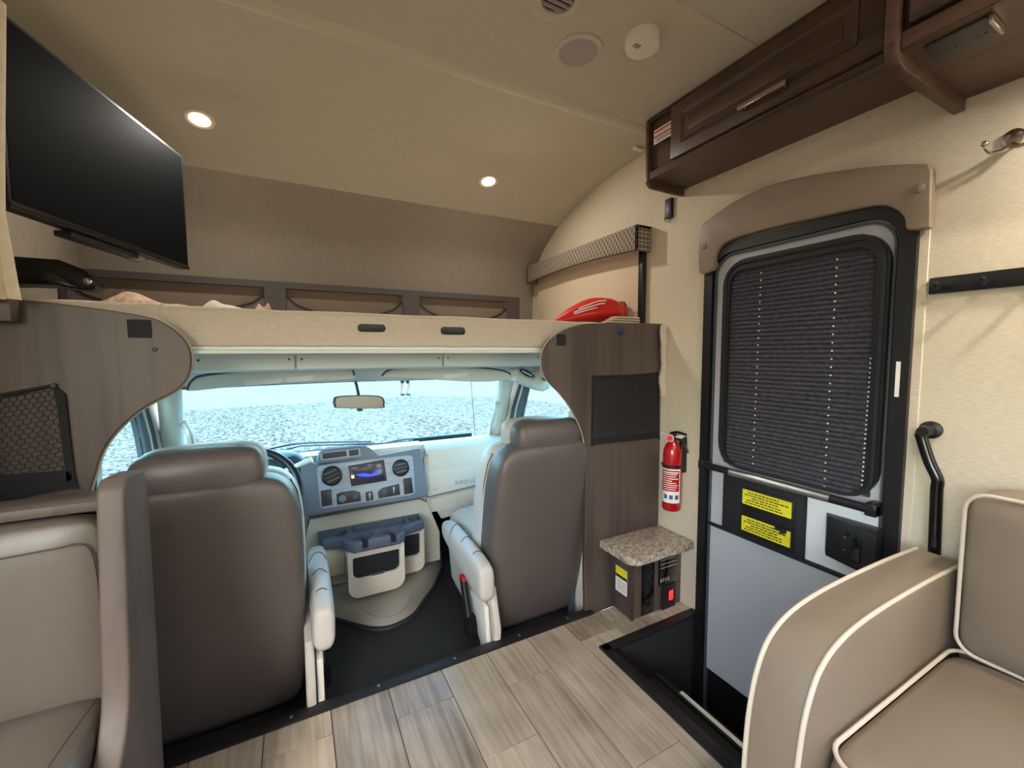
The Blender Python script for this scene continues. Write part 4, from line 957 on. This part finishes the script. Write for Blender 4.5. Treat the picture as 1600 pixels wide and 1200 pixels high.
# ================================================================== CAB SEATS
def cab_seat(cx, s, label, who):
    t = thing('cab_seat', label, 'seat', (cx, 1.75, CF), 'captain seats in the cab')
    secs = [(-.085, 1.672, .215, .06), (-.05, 1.668, .235, .08), (.05, 1.648, .245, .088), (.2, 1.618, .252, .088), (.35, 1.59, .256, .088), (.5, 1.56, .258, .088), (.62, 1.537, .256, .086), (.70, 1.523, .246, .082), (.745, 1.516, .228, .076), (.775, 1.512, .195, .066), (.79, 1.512, .15, .05)]
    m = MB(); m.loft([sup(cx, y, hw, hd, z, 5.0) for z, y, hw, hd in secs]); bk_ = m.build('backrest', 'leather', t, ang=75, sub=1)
    # front shell of the same hide, with daylight put into its paler colour
    MB().loft([sup(cx, y+.105, hw+.006-(.02 if z < .0 else 0), hd*1.02, z-.004, 3.4) for z, y, hw, hd in secs]).build('front_cover', 'leather_pale_lit', bk_, ang=75, sub=1)
    for q in (-1, 1):
        MB().tube([(cx+q*(hw*.985), y+hd*.72, z) for z, y, hw, hd in secs[1:9]], .0022, 5).build('seam', 'thread', bk_)
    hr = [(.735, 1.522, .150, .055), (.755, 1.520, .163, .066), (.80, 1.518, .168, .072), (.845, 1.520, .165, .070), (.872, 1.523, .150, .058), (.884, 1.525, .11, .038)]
    MB().loft([sup(cx-s*.01, y+.085, hw+.004, hd, z-.004, 3.2) for z, y, hw, hd in hr]).build('headrest_front', 'leather_pale_lit', t, ang=75, sub=1)
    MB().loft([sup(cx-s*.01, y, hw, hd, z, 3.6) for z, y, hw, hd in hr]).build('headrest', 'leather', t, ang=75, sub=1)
    cushion(cx-.25, cx+.25, 1.64, 2.12, .18, .34, .06, .02, 2, 'leather_pale_lit', 'seat_cushion', t)
    for q in (-1, 1):
        ax_ = cx+q*.305
        secs2 = [(1.45, .028, .058, .245), (1.463, .036, .074, .25), (1.52, .039, .078, .258), (1.65, .039, .07, .274), (1.8, .038, .058, .292), (1.92, .036, .045, .302), (1.955, .026, .034, .303)]
        a_ = MB().loft([[(x, y, z+zc_) for x, z, _ in [(p[0], p[1], 0) for p in sup(ax_, 0, hw, hh_, 0, 3.2, 24)]] for y, hw, hh_, zc_ in secs2]).build('armrest', 'leather_pale_lit', t, ang=75, sub=1)
        for y in (1.56, 1.68, 1.8):
            MB().tube([(ax_+.037*math.cos(b), y, (.262+.26*(y-1.52)*.45)+.078*math.sin(b)) for b in [PI*k/10 for k in range(11)]], .0018, 5).build('seam', 'thread', a_)
    q = s                                                     # inboard side
    ax_ = cx+q*.275
    MB().prism([(ax_, y, z) for y, z in ((1.47, -.09), (1.45, .05), (1.5, .2), (1.6, .24), (1.98, .25), (2.02, .16), (1.98, .02), (1.75, -.02), (1.62, -.09))], (-q*.03, 0, 0), .008, 3).build('side_panel', 'leather_pale_lit', t)
    MB().prism([(ax_+q*.004, y, z) for y, z in ((1.46, -.09), (1.50, .13), (1.55, .15), (1.66, .12), (1.60, .05), (1.53, -.09))], (q*.022, 0, 0), .006, 2).build('recliner_cover', 'plastic_tan', t)
    bl = MB().loft([sup(ax_+q*.03, y, .014, .022, z, 3, 14) for z, y in ((-.02, 1.66), (.03, 1.68), (.06, 1.695), (.12, 1.72), (.15, 1.73))]).build('belt_buckle', 'black', t)
    MB().box((ax_+q*.02, 1.705, .138), (ax_+q*.042, 1.748, .158), .003, 1).build('release_button', 'redbag', bl)
    MB().loft([sup(ax_+q*.03, 1.65, .026, .045, z, 3, 18) for z in (-.06, -.03, .005)]).build('buckle_boot', 'black', bl)
    MB().box((cx-.20, 1.68, CF), (cx+.20, 2.06, .19), .02, 2).build('pedestal', 'matblack', t)
    MB().box((cx-.22, 1.62, CF+.0), (cx-.17, 2.1, CF+.05), .006, 1).build('seat_rail', 'black', t); MB().box((cx+.17, 1.62, CF+.0), (cx+.22, 2.1, CF+.05), .006, 1).build('seat_rail', 'black', t)
    return t
cab_seat(.950, -1, 'taupe leather passenger seat beside the right partition', 'p')
cab_seat(-.250, 1, 'taupe leather driver seat behind the steering wheel', 'd')

# ================================================================== DASHBOARD
ds = thing('dashboard', 'pale dashboard with a grey instrument hood and glovebox', 'dashboard', (CX, 2.35, .1))
def xprof(pts, x0, x1, name, mt, parent, r=.01):
    return MB().prism([(x0, y, z) for y, z in pts], (x1-x0, 0, 0), r, 3).build(name, mt, parent)
xprof([(2.205, .595), (2.215, .635), (2.25, .652), (2.40, .648), (2.62, .606), (2.64, .55), (2.45, .3), (2.30, .27), (2.245, .275), (2.245, .39), (2.222, .40)], .63, XR-.01, 'passenger_side', 'dash_tan', ds)
xprof([(2.20, .60), (2.25, .665), (2.40, .655), (2.62, .606), (2.64, .55), (2.45, .25), (2.26, .25)], XLc+.01, .0, 'driver_side', 'dash_dark', ds)
xprof([(2.27, .62), (2.30, .655), (2.42, .652), (2.64, .606), (2.64, .5), (2.40, .2), (2.27, .2)], .0, .64, 'centre_carrier', 'dash_tan', ds)
xprof([(2.48, .655), (2.5, .66), (2.60, .625), (2.6, .60), (2.48, .62)], .62, 1.0, 'defrost_grille', 'vent', ds, .003)
# glovebox faces
def plate(px, p0, nrm_, th_, mt, name, parent, r=.003, sm=0):
    nv = Vector(nrm_).normalized(); pts = [PN(x, y, p0, nv) for x, y in px]
    if sm: pts = smooth_closed(pts, sm)
    return MB().prism(pts, -nv*th_, r, 2).build(name, mt, parent)
NG = (0, -1, .12)
gb = plate([(661, 714), (668, 711), (735, 702), (752, 702), (757, 708), (761, 735), (763, 754), (668, 777), (664, 760)], (0, 2.210, .5), NG, .03, 'dash_tan', 'airbag_cover', ds, .006)
MB().tube([PN(x, y, (0, 2.209, .5), Vector(NG)) for x, y in ((676, 741), (715, 734), (748, 729))], .0022, 5).build('crease_line', 'plastic_tan', gb)
c = PN(733, 752, (0, 2.2085, .5), Vector(NG)); xd = PN(752, 748.5, (0, 2.2085, .5), Vector(NG))-c
text_mesh('SUPER DUTY', .030, 'emboss', gb, c, (1, 0, -.02), (0, .12, 1), 'embossed_lettering', .0015)
MB().tube([PN(x, y, (0, 2.207, .5), Vector(NG)) for x, y in ((661, 714), (668, 711), (735, 702), (752, 702), (757, 708), (761, 735), (763, 754), (668, 777), (664, 760))], .0026, 5, closed=True).build('panel_gap', 'weatherstrip', gb)
c = PN(680, 765, (0, 2.2085, .5), Vector(NG)); text_mesh('AIRBAG', .0085, 'speaker_grille', gb, c, (1, 0, 0), (0, .12, 1), 'embossed_lettering', .0005)
gl = plate([(671, 781), (764, 757), (766, 788), (690, 811)], (0, 2.235, .35), (0, -1, -.15), .05, 'plastic_tan', 'glovebox_door', ds, .006)
hd_ = plate([(713, 779), (739, 772), (739, 785), (714, 793)], (0, 2.231, .35), (0, -1, -.15), .01, 'dash_tan', 'glovebox_latch', gl, .003)
c = PN(770, 707, (0, 2.20, .55), Vector(NG))
ev = MB().lathe([(.047, 0), (.047, .012), (.036, .014), (.036, .002)], c+Vector((0, .01, 0)), NG, 28, cap=False).build('end_vent', 'dash_tan', ds)
MB().lathe([(.036, 0), (.036, .003)], c+Vector((0, .008, 0)), NG, 24).build('vent_throat', 'vent', ev)
MB().box((c.x-.03, c.y-.004, c.z-.004), (c.x+.03, c.y+.002, c.z+.004), .001, 1).build('vent_slat', 'steel', ev)
# centre stack
NS = Vector((0, -1, .25)).normalized(); S0 = (0, 2.13, .5)
def off(d): return (0, 2.13-d, .5)
cs = plate([(470, 726), (486, 722), (500, 726), (593, 711), (655, 700), (659, 702), (668, 770), (664, 777), (500, 803), (472, 806), (466, 790)], S0, NS, .08, 'dash_grey', 'centre_stack', ds, .008)
hv = plate([(494, 726), (499, 706), (504, 702), (560, 696), (573, 697), (583, 703), (594, 712)], off(-.012), NS, .20, 'dash_grey', 'top_hood', ds, .006)
plate([(500, 708), (562, 700.5), (564, 712), (502, 720)], off(-.006), NS, .02, 'facia', 'hood_bezel', hv, .002)
plate([(503.5, 708.5), (541, 704), (542, 712.5), (504.5, 717.5)], off(-.003), NS, .01, 'vent', 'display_window', hv, .001)
plate([(545, 703.5), (560, 701.8), (561, 710.5), (546, 712.5)], off(-.003), NS, .01, 'vent', 'display_window', hv, .001)
fa = plate([(495, 731), (500, 727), (638, 711), (645, 714), (649, 769), (645, 773), (505, 795), (500, 792)], off(.006), NS, .02, 'facia', 'facia_panel', ds, .003)
for (x, y, r) in ((518.5, 743.5, .047), (626, 731, .043)):
    c = PN(x, y, off(.008), NS)
    v = MB().lathe([(r, 0), (r, .010), (r*.86, .014), (r*.80, .004)], c, NS, 30, cap=False).build('air_vent', 'vent', ds)
    MB().lathe([(r*.84, 0), (r*.84, .003)], c, NS, 24).build('vent_throat', 'black', v)
    xd = Vector((1, 0, .35 if x < 600 else .12)).normalized(); zd = xd.cross(NS).normalized()
    for kk in (-1, 0, 1):
        q0 = c+NS*.008+zd*(kk*r*.42); w = r*(.78 if kk == 0 else .62)
        MB().prism([q0-xd*w-zd*.0025, q0+xd*w-zd*.0025, q0+xd*w+zd*.0025, q0-xd*w+zd*.0025], NS*.006).build('vent_slat', 'weatherstrip' if kk == 0 else 'dash_grey', v)
hu = plate([(544, 728), (600, 718), (605, 751), (549, 760)], off(.010), NS, .02, 'vent', 'head_unit', ds, .002)
sc_n = plate([(547, 731), (597, 722.5), (601, 749), (551, 757)], off(.011), NS, .004, 'display', 'screen', hu, .0005)
plate([(556, 741), (568, 739), (580, 741), (592, 735), (592, 741), (586, 743), (575, 745), (560, 744)], off(.0125), NS, .001, 'display_blue', 'screen_graphic', hu, 0)
plate([(556, 734), (590, 729), (590, 731), (556, 736)], off(.0125), NS, .001, 'weatherstrip', 'screen_bar', hu, 0)
plate([(548.5, 743), (553, 742), (554, 747), (549.5, 748)], off(.0125), NS, .001, 'display_warm', 'screen_glow', hu, 0)
def ctl(px, name): return plate(px, off(.009), NS, .012, 'vent', name, ds, .002)
ctl([(501, 767), (518, 764), (519, 789), (503, 792)], 'storage_slot'); ctl([(630, 748), (643, 746), (646, 770), (632, 773)], 'storage_slot')
cc = ctl([(525.5, 772), (533, 769), (552, 766), (563, 769), (564, 783), (527, 789)], 'climate_control')
c = PN(535, 779.5, off(.010), NS); MB().lathe([(.017, 0), (.016, .010), (.008, .012)], c, NS, 20).build('dial', 'dash_grey', cc)
MB().tube([c+NS*.003+Vector((.024*math.cos(a), 0, .024*math.sin(a))) for a in [math.radians(80-12*k) for k in range(14)]], .0014, 4).build('heat_arc', 'redbag', cc)
c = PN(554, 775.5, off(.010), NS); MB().lathe([(.013, 0), (.012, .008), (.006, .010)], c, NS, 18).build('dial', 'weatherstrip', cc)
ct_ = ctl([(571, 769), (582, 767), (584, 781), (572, 783)], 'toggle_switch'); c = PN(577.5, 775, off(.012), NS); MB().box((c.x-.004, c.y-.006, c.z-.015), (c.x+.004, c.y+.006, c.z+.015), .002, 1).build('toggle', 'steel', ct_)
rc = ctl([(590.5, 768), (598, 762), (624, 756), (625.5, 773), (592, 779)], 'headlamp_control')
c = PN(599, 769.5, off(.011), NS); MB().lathe([(.019, 0), (.018, .01), (.010, .013)], c, NS, 20).build('dial', 'dash_dark', rc)
c = PN(615, 766, off(.011), NS); MB().box((c.x-.004, c.y-.006, c.z-.017), (c.x+.004, c.y+.006, c.z+.017), .002, 1).build('toggle', 'steel', rc)
# instrument hood and steering wheel
MB().loft([sup(-.20, 2.23, hw, hd, z, 3, 28) for z, hw, hd in ((.40, .21, .05), (.55, .24, .07), (.655, .235, .09), (.69, .20, .08), (.70, .15, .05))]).build('instrument_hood', 'dash_dark', ds)
sw_c = Vector((-.205, 1.985, .585)); sn = Vector((0, -1, .75)).normalized(); su = Vector((1, 0, 0)); sv = sn.cross(su)
stw = thing('steering_wheel', 'dark steering wheel beyond the driver seat', 'steering wheel', sw_c-Vector((0, 0, .2)))
MB().tube([sw_c+(su*math.cos(a)+sv*math.sin(a))*.207 for a in [2*PI*k/48 for k in range(48)]], .0155, 10, closed=True).build('rim', 'black', stw)
MB().lathe([(.085, -.02), (.085, .012), (.06, .03), (.02, .035)], sw_c-sn*.03, sn, 24).build('hub', 'matblack', stw)
for a in (0, PI, -PI/2): MB().tube([sw_c-sn*.02+(su*math.cos(a)+sv*math.sin(a))*.07, sw_c+(su*math.cos(a)+sv*math.sin(a))*.203], .014, 8).build('spoke', 'black', stw)
MB().tube([sw_c-sn*.05, sw_c-sn*.19], [.045, .05], 14).build('column', 'dash_dark', stw)
s0, s1 = P(448, 735, Y=2.06), P(487, 718, Y=2.02)
MB().tube([sw_c-sn*.1+Vector((.04, 0, 0)), s0, s1], [.008, .011, .014], 10).build('shift_lever', 'plastic_tan', stw)

# ================================================================== ENGINE COVER AND CONSOLE
ecv = thing('engine_cover', 'grey-beige moulded engine cover on the cab floor', 'engine cover', (CX, 2.1, CF))
fr = [P(x, y, Z=CF) for x, y in ((490, 965), (522, 969), (562, 980), (587, 984), (614, 980), (645, 963), (662, 940), (678, 918), (690, 890))]
base = [Vector((fr[0].x-.02, 2.46, CF))]+smooth_open(fr, 4)+[Vector((fr[-1].x+.06, 2.46, CF))]
cen = Vector((CX, 2.42, CF))
secs = []
for sc_f, z in ((1.0, 0), (.985, .03), (.94, .06), (.87, .078), (.8, .088), (.74, .095)):
    secs.append([cen+Vector(((p.x-cen.x)*(sc_f if sc_f > .8 else .8+(sc_f-.8)*.5), (p.y-cen.y)*sc_f, 0))+Vector((0, 0, z)) for p in base])
MB().loft(secs, close=True).build('cover', 'engine_cover', ecv, ang=75)
MB().tube([p+Vector((0, -.006, .006)) for p in smooth_open(fr, 4)], .012, 8).build('mat_lip', 'mat_rubber', ecv)
rb = [P(x, y, Z=CF+.088) for x, y in ((565, 950), (590, 963), (615, 960), (635, 945), (642, 930))]
MB().tube(smooth_open(rb, 5), .006, 6).build('moulded_rib', 'engine_cover', ecv)
kn = thing('centre_console', 'pale centre console with grey cup holder tray and open bins', 'console', (CX, 2.1, 0))
TY = 2.215
bpts = [P(x, y, Y=TY) for x, y in ((484, 812), (655, 780), (672, 785), (690, 830), (700, 890), (690, 925), (470, 930), (474, 860))]
for p in bpts: p.z = max(p.z, .004); p.x = min(p.x, .625 if p.z > .27 else .69)
MB().prism(smooth_closed(bpts, 1), (0, .05, 0), .01, 3).build('back_panel', 'console', kn)
zt = P(585, 842, Y=1.97).z; zb = zt-.052; zf = P(590, 928, Y=1.97).z
BX0, BX1 = P(543, 860, Y=1.97).x, P(632, 845, Y=1.97).x
OX0, OX1 = P(498, 825, Y=2.08).x, P(663, 808, Y=2.08).x
plan = [(OX0, 2.19), (OX0, 2.10), (OX0+.015, 2.075), (BX0-.02, 2.055), (BX0-.002, 2.0), (BX0+.025, 1.968), (BX1-.02, 1.968), (BX1+.006, 1.99), (BX1+.012, 2.05), (OX1-.02, 2.075), (OX1, 2.09), (OX1, 2.19)]
tray = MB().prism([(x, y, zb) for x, y in plan], (0, 0, zt-zb), .008, 3)
tray = tray.build('cup_tray', 'tray', kn)
cups = []
for fx_ in (.30, .80): cups.append((BX0+(BX1-BX0)*fx_, 2.025, .046))
cups.append((OX0+.09, 2.118, .038))
cut = MB()
for cx_, cy_, r in cups: cut.lathe([(r, -.044), (r, .1)], (cx_, cy_, zt), (0, 0, 1), 28)
for cx_, cy_, r in cups[:2]: cut.box((cx_-.014, 1.94, zt-.035), (cx_+.014, cy_, zt+.1))
cut.box((OX0+.15, 2.088, zt-.04), (OX1-.09, 2.165, zt+.1)); cut.box((OX1-.07, 2.10, zt-.04), (OX1-.015, 2.16, zt+.1))
def carve(o, cutter):
    # bake a boolean difference into the mesh
    cm = bpy.data.meshes.new('cut'); cutter.bm.to_mesh(cm); cutter.bm.free(); co = bpy.data.objects.new('cut', cm); COL.objects.link(co)
    md = o.modifiers.new('b', 'BOOLEAN'); md.object = co; md.operation = 'DIFFERENCE'; md.solver = 'EXACT'; md.use_self = True
    bpy.context.view_layer.update()
    me = bpy.data.meshes.new_from_object(o.evaluated_get(bpy.context.evaluated_depsgraph_get()))
    o.modifiers.clear(); o.data = me; me.set_sharp_from_angle(angle=math.radians(35)); bpy.data.objects.remove(co)
carve(tray, cut)
for cx_, cy_, r in cups[:2]:
    MB().tube([(cx_+r*1.04*math.cos(a), cy_+r*1.04*math.sin(a), zt+.001) for a in [math.radians(-65+310*k/30) for k in range(31)]], .0035, 6).build('cup_rim', 'weatherstrip', tray)
# front bin with opening
o1 = rrect(BX0, BX1, zf, zb+.004, [.05, .05, .005, .005], 5); i1 = rrect(BX0+.022, BX1-.022, P(585, 902, Y=1.97).z, P(585, 868, Y=1.97).z, [.03, .03, .006, .006], 5)
fb = MB().ring([(x, 1.975, z) for x, z in o1], [(x, 1.985, z) for x, z in i1], (0, .03, 0)).build('front_bin', 'console', kn)
MB().prism([(x, 2.0, z) for x, z in rrect(BX0+.001, BX1-.001, zf+.004, zb+.003, [.05, .05, .004, .004], 5)], (0, .19, 0)).build('bin_body', 'console', fb)
MB().prism([(x, 1.9985, z) for x, z in i1], (0, .001, 0)).build('bin_interior', 'vent', fb)
MB().prism([(x, y, P(585, 901, Y=1.985).z) for x, y in ((BX0+.10, 1.999), (BX0+.17, 1.999), (BX0+.155, 1.986), (BX0+.11, 1.986))], (0, 0, .012)).build('loose_item', 'weatherstrip', fb)
o2 = rrect(BX1+.004, OX1, P(650, 893, Y=2.09).z, zb+.004, [.01, .04, .004, .004], 5); i2 = rrect(BX1+.02, OX1-.02, P(650, 870, Y=2.09).z, P(650, 835, Y=2.09).z, [.01, .02, .004, .004], 5)
rb_ = MB().ring([(x, 2.09, z) for x, z in o2], [(x, 2.098, z) for x, z in i2], (0, .03, 0)).build('side_bin', 'console', kn)
MB().prism([(x, 2.12, z) for x, z in o2], (0, .07, 0)).build('bin_body', 'console', rb_); MB().prism([(x, 2.1185, z) for x, z in i2], (0, .001, 0)).build('bin_interior', 'vent', rb_)
MB().prism([(x, 2.10, z) for x, z in rrect(OX0+.004, BX0, zf+.07, zb+.004, [.05, .005, .005, .005], 5)], (0, .09, 0), .006, 2).build('side_cheek', 'console', kn)

# ================================================================== SUN VISORS, MIRROR, WIPERS, AERIAL
VY = 1.97
for px, lab, tags in (([(292, 611), (300, 596), (322, 587), (400, 580), (470, 577), (535, 576), (551, 580), (553, 588), (545, 593), (430, 599), (350, 606)], 'pale sun visor folded up above the steering wheel', ((383, 593, 441, 603), (448, 588, 491, 598))),
                      ([(597, 589), (604, 581), (620, 577), (660, 575), (740, 575), (785, 580), (800, 588), (796, 593), (745, 597), (640, 591)], 'pale sun visor folded up on the passenger side', ((694, 583, 733, 592),))):
    pts = [P(x, y, Y=VY) for x, y in px]; c = sum(pts, Vector())/len(pts)
    t = thing('sun_visor', lab, 'visor', c, 'cab sun visors')
    MB().prism(smooth_closed(pts, 3), (0, .022, .004), .006, 3).build('visor_board', 'headliner', t)
    MB().tube(smooth_open([p+Vector((0, -.001, .004)) for p in (pts[0:8] if len(pts) > 10 else pts[0:7])], 4), .004, 6).build('hinge_gap', 'weatherstrip', t)
    for (x0, y0, x1, y1) in tags:
        q = [P(x, y, Y=VY-.0) for x, y in ((x0, y0+2), (x1, y0-2), (x1-3, y1-4), (x0-1, y1))]
        MB().prism(q, (0, -.0015, 0)).build('visor_label', 'white', t)
    MB().tube([c+Vector((-.08, .03, .03)), c+Vector((.08, .03, .03)), ], .006, 6).build('hinge_rod', 'weatherstrip', t)
mc = [P(x, y, Y=2.06) for x, y in ((521, 625), (527, 620), (560, 618), (594, 619), (601, 626), (601, 633), (596, 638), (530, 638), (522, 634))]
cm_ = sum(mc, Vector())/len(mc)
mr = thing('rear_view_mirror', 'rear-view mirror hanging at the centre of the windscreen', 'mirror', cm_)
MB().prism(smooth_closed(mc, 3), (0, .03, 0), .005, 2).build('housing', 'weatherstrip', mr)
MB().prism([p.lerp(cm_, .09)+Vector((0, -.001, 0)) for p in smooth_closed(mc, 3)], (0, .003, 0)).build('mirror_glass', 'mirror', mr)
zw = lambda p: p
MB().tube([cm_+Vector((0, .02, .02)), cm_+Vector((0, .10, .075)), cm_+Vector((0, .175, .10))], .007, 8).build('stem', 'weatherstrip', mr)
MB().box((cm_.x-.012, cm_.y-.002, cm_.z-.045), (cm_.x+.012, cm_.y+.02, cm_.z-.028), .003, 1).build('day_night_tab', 'weatherstrip', mr)
for px, lab in (((405, 706, 470, 693, 580, 690), 'wiper arm and blade at the foot of the windscreen, driver side'), ((583, 697, 650, 685, 752, 690), 'wiper arm and blade at the foot of the windscreen, passenger side')):
    a, b, c = P(px[0], px[1], Y=2.72), P(px[2], px[3], Y=2.76), P(px[4], px[5], Y=2.70)
    t = thing('wiper', lab, 'wiper', a, 'windscreen wipers')
    MB().tube(smooth_open([a, b, c], 5), .006, 6).build('arm', 'black', t)
    MB().tube([b.lerp(a, .35)+Vector((0, -.01, -.016)), b+Vector((0, -.012, -.012)), c+Vector((.02, -.012, -.012))], .005, 5).build('blade', 'black', t)
a, b = P(736, 595, Y=3.0), P(743, 688, Y=3.0)
an = thing('radio_aerial', 'thin black radio aerial outside the windscreen', 'aerial', Vector((b.x, b.y, b.z-.1)))
MB().tube([Vector((b.x, 3.0, .44)), b, a, a+(a-b)*.6], .0022, 6).build('rod', 'black', an)
MB().lathe([(.02, 0), (.016, .02), (.006, .03)], Vector((b.x, 3.0, .43)), (0, 0, 1), 14).build('base', 'black', an)
# oval cab air outlet on the passenger side of the header
c = P(823, 583, Y=1.90); nn = Vector((-.25, -1, -.25)).normalized()
t = thing('overhead_lamp', 'oval chrome-rimmed lamp in the cab header above the passenger window', 'lamp', c)
xd = Vector((1, 0, -.45)); xd = (xd-nn*xd.dot(nn)).normalized(); yd = nn.cross(xd)
ov = lambda a, b: [c+xd*a*math.cos(2*PI*k/28)+yd*b*math.sin(2*PI*k/28) for k in range(28)]
MB().ring(ov(.055, .022), ov(.044, .014), -nn*.012).build('rim', 'steel', t); MB().prism(ov(.045, .015), -nn*.010).build('lens_cover', 'vent', t)
MB().tube([c+xd*-.03+nn*.004, c+xd*.03+nn*.004], .004, 6).build('divider', 'offwhite', t)
MB().prism([P(x, y, Y=1.92) for x, y in ((803, 580), (810, 575), (848, 583), (862, 606), (850, 612), (812, 597), (806, 592))], (0, .10, .0), .01, 3).build('lamp_pod', 'plastic_tan', t)

# ================================================================== PERSON OUTSIDE
pp = P(632, 618, Z=GZ); pc = thing('person', 'person in dark shorts walking at the edge of the gravel', 'person', (pp.x, pp.y, GZ))
def skin(name, vs, es, mt, parent, root=0):
    me = bpy.data.meshes.new(name); me.from_pydata([tuple(Vector(v[:3])) for v in vs], es, []); o = bpy.data.objects.new(name, me); COL.objects.link(o)
    place(o, (pp.x, pp.y, GZ), parent); me.materials.append(MATS[mt])
    md = o.modifiers.new('skin', 'SKIN'); sv_ = me.skin_vertices[0].data
    for k, v in enumerate(vs): sv_[k].radius = (v[3], v[3]); sv_[k].use_root = (k == root)
    md.use_smooth_shade = True; s2 = o.modifiers.new('sub', 'SUBSURF'); s2.levels = 1; s2.render_levels = 2
    return o
V = [(0, 0, .95, .13), (0, 0, 1.15, .12), (.01, 0, 1.38, .14), (.02, 0, 1.52, .055), (.04, 0, 1.60, .075), (.05, 0, 1.70, .085), (.05, 0, 1.77, .05),
     (-.05, .09, .88, .085), (-.09, .1, .50, .055), (-.14, .1, .09, .036), (-.03, .1, .04, .035),
     (.08, -.09, .88, .085), (.20, -.1, .52, .055), (.08, -.1, .12, .036), (.20, -.1, .05, .035),
     (.0, .19, 1.40, .05), (-.06, .24, 1.14, .04), (.06, .25, .92, .032), (.09, .25, .83, .03),
     (.0, -.19, 1.40, .05), (.06, -.24, 1.14, .04), (.20, -.25, .98, .032), (.24, -.25, .90, .03)]
Ed = [(0, 1), (1, 2), (2, 3), (3, 4), (4, 5), (5, 6), (0, 7), (7, 8), (8, 9), (9, 10), (0, 11), (11, 12), (12, 13), (13, 14), (2, 15), (15, 16), (16, 17), (17, 18), (2, 19), (19, 20), (20, 21), (21, 22)]
body = skin('body', V, Ed, 'skin', pc)
skin('shorts', [(0, 0, 1.0, .15), (0, 0, .92, .155), (-.05, .09, .84, .11), (-.08, .1, .56, .085), (.09, -.09, .84, .11), (.175, -.1, .57, .085)], [(0, 1), (1, 2), (2, 3), (1, 4), (4, 5)], 'shorts', pc)
skin('shirt', [(0, 0, .98, .145), (0, 0, 1.18, .145), (.01, 0, 1.38, .165), (.02, 0, 1.48, .08), (0, .19, 1.40, .075), (-.045, .23, 1.2, .065), (0, -.19, 1.40, .075), (.045, -.23, 1.2, .065)], [(0, 1), (1, 2), (2, 3), (2, 4), (4, 5), (2, 6), (6, 7)], 'shirt', pc)
skin('hair', [(.03, 0, 1.70, .09), (.04, 0, 1.77, .085), (.03, 0, 1.80, .05)], [(0, 1), (1, 2)], 'hair', pc)
skin('shoe', [(-.17, .1, .05, .045), (-.08, .1, .045, .05), (.04, .1, .04, .04)], [(0, 1), (1, 2)], 'shoe', pc)
skin('shoe', [(.05, -.1, .06, .045), (.14, -.1, .055, .05), (.26, -.1, .045, .04)], [(0, 1), (1, 2)], 'shoe', pc)
